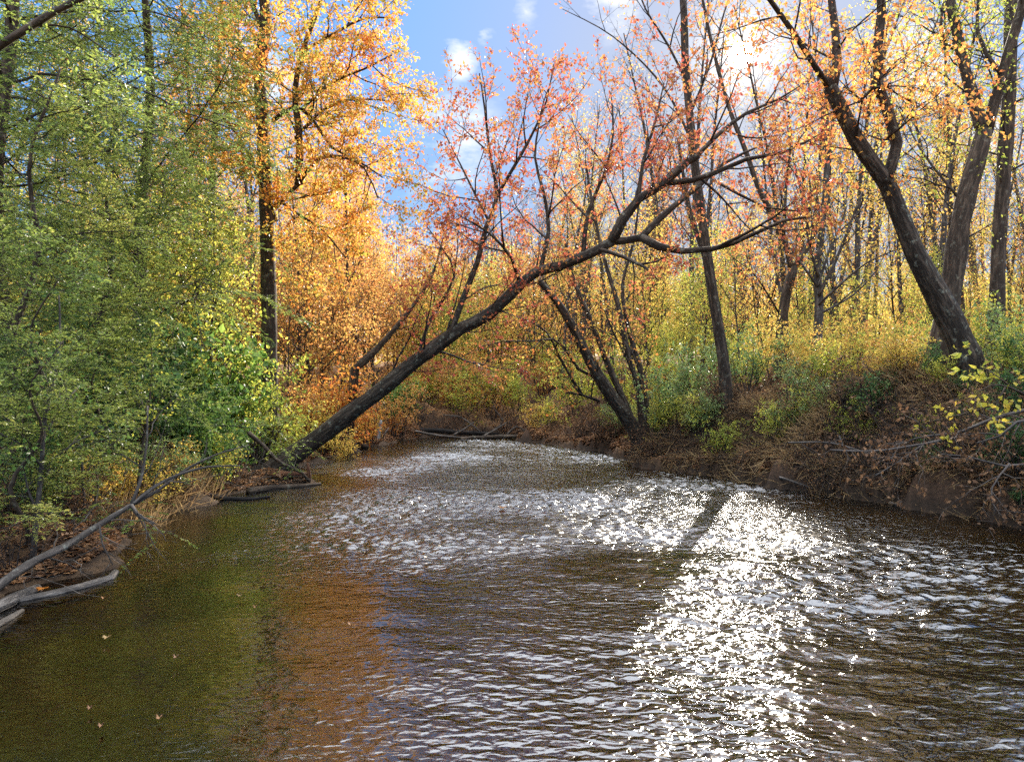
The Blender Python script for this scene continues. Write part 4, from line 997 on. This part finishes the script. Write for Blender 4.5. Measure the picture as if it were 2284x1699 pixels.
    stick('jam_log', 'long mossy log lying low across the end of the creek', 'log', [T([(1000, 952), (1060, 948), (1130, 946), (1165, 950)], D, D-.6, 11, 7)], B['dark'], 2, None, .6, 71)
    stick('jam_log', 'pale slanting pole of the log jam', 'log', [T([(900, 935), (960, 945), (1030, 951)], D+.6, D, 6, 3)], B['drift'], 0, None, .5, 72)
    stick('jam_log', 'thick dark trunk at the back of the log jam', 'log', [T([(880, 932), (950, 934), (1010, 938), (1080, 942)], D+1.2, D+1, 12, 8)], B['wet'], 2, None, .8, 73)
    stick('jam_log', 'forked grey limb sticking up from the log jam', 'log', [T([(985, 943), (1010, 928), (1028, 915)], D+.4, D+.6, 5, 2.5), T([(1050, 945), (1080, 928), (1100, 915)], D+.4, D+.8, 5, 2)], B['drift'], 4, None, .7, 74)
    stick('jam_log', 'snarl of bare grey branches on the log jam', 'branch', [T([(1060, 940), (1090, 915), (1075, 890)], D+.8, D+1, 5, 2), T([(1100, 942), (1120, 925), (1140, 935)], D+.4, D+.6, 5, 2), T([(1040, 935), (1000, 905), (960, 900)], D+.8, D+1.2, 4, 2)], B['grey'], 9, None, 1.0, 75)
    # the shaded bank
    stick('fallen_bough', 'long pale dead bough sweeping down the shaded bank with withered leaves', 'branch',
          [T([(2260, 880), (2180, 900), (2110, 925), (2040, 955), (1970, 968), (1890, 978), (1800, 975)], 9.6, 10.6, 9, 3), T([(2080, 940), (2010, 945), (1940, 965)], 10, 10.2, 5, 2), T([(2000, 965), (1950, 1000), (1900, 1030)], 10.2, 10, 4, 1.5)],
          B['pale'], 10, M['dry'], .8, 81, 7, .07, 7)
    stick('fallen_bough', 'forked pale bough under the big yellow leaves on the shaded bank', 'branch',
          [T([(2260, 905), (2205, 915), (2170, 945), (2120, 960)], 9.2, 9.6, 8, 3), T([(2260, 1000), (2180, 1010), (2100, 990), (2040, 985)], 9.2, 9.8, 7, 2), T([(2190, 1005), (2150, 1060), (2160, 1110)], 9.3, 9.2, 4, 2)], B['pale'], 10, M['dry'], .7, 82, 7, .07, 7)
    stick('dead_pole', 'thin straight dead pole across the slope under the crooked brown tree', 'branch', [T([(1710, 960), (1800, 960), (1890, 985)], 13.6, 12.6, 5, 3), T([(1820, 945), (1835, 980), (1845, 1000)], 13, 12.8, 4, 2)], B['drift'], 4, None, .6, 83, 6)
    stick('yellow_leaf_sapling', 'sapling with big bright yellow heart shaped leaves at the top of the shaded bank', 'sapling',
          [T([(2230, 860), (2190, 840), (2150, 835), (2120, 850)], 9.8, 9.6, 6, 2), T([(2180, 840), (2160, 880), (2150, 920)], 9.7, 9.5, 4, 1.5), T([(2200, 845), (2140, 800), (2100, 800)], 9.8, 10.2, 4, 1.5), T([(2150, 880), (2080, 900), (2010, 915)], 9.6, 9.9, 4, 1.5)], B['brown'], 4, M['bigyellow'], .45, 84, 6, .115, 7)
    stick('shore_log', 'smooth grey log lying along the waterline of the shaded bank', 'log', [lying([(1930, 1093), (2000, 1104), (2060, 1112), (2125, 1118)], 9, 13, .35)], B['drift'], 0, None, 1, 85)
    stick('shore_branch', 'pale stick reaching down into the water under the single dark trunk', 'branch', [T([(1690, 1035), (1740, 1050), (1790, 1072)], 14.2, 13.6, 6, 3)], B['drift'], 3, None, .5, 86)
    # floating leaves
    def fl(label, px, py, size, mat, seed, group=None):
        D = H*F/(py-850); rng = np.random.default_rng(seed)
        n = 7; a = np.linspace(0, 2*math.pi, 2*n, endpoint=False)+rng.random()
        r = size*.5*np.where(np.arange(2*n) % 2, .55, 1.0)
        V = np.stack([np.cos(a)*r, np.sin(a)*r*.8, .012*np.cos(a*2)+.02], -1); V = np.concatenate([V, [[0, 0, .008]]])
        f = np.array([[i, (i+1) % (2*n), 2*n] for i in range(2*n)])
        f2 = f[:, ::-1]+2*n+1; V2 = V.copy(); V2[:, 2] -= .002
        o = link('fallen_leaf', mesh_np('fallen_leaf', np.concatenate([V, V2]), [f, f2], True, [mat]), None, (X(px, D), D, .03))
        tag(o, label, 'leaf', group)
    fl('red-brown leaf floating alone in the middle of the riffle', 1090, 1105, .16, M['rust'], 1)
    fl('pale yellow leaf floating on the dark pool', 231, 1393, .07, M['straw'], 2)
    fl('yellow leaf drifting past the tip of the dead branch', 520, 1300, .07, M['straw'], 3)
    rq = random.Random(8)
    for i in range(7):
        fl('small tan leaf drifting on the dark pool by the low bank', rq.uniform(60, 760), rq.uniform(1300, 1600), rq.uniform(.035, .06), M['litter'], 20+i, 'leaves drifting on the pool')
    fl('orange leaf caught on the long low grey log', 92, 1285, .13, M['rust'], 4)
debris()
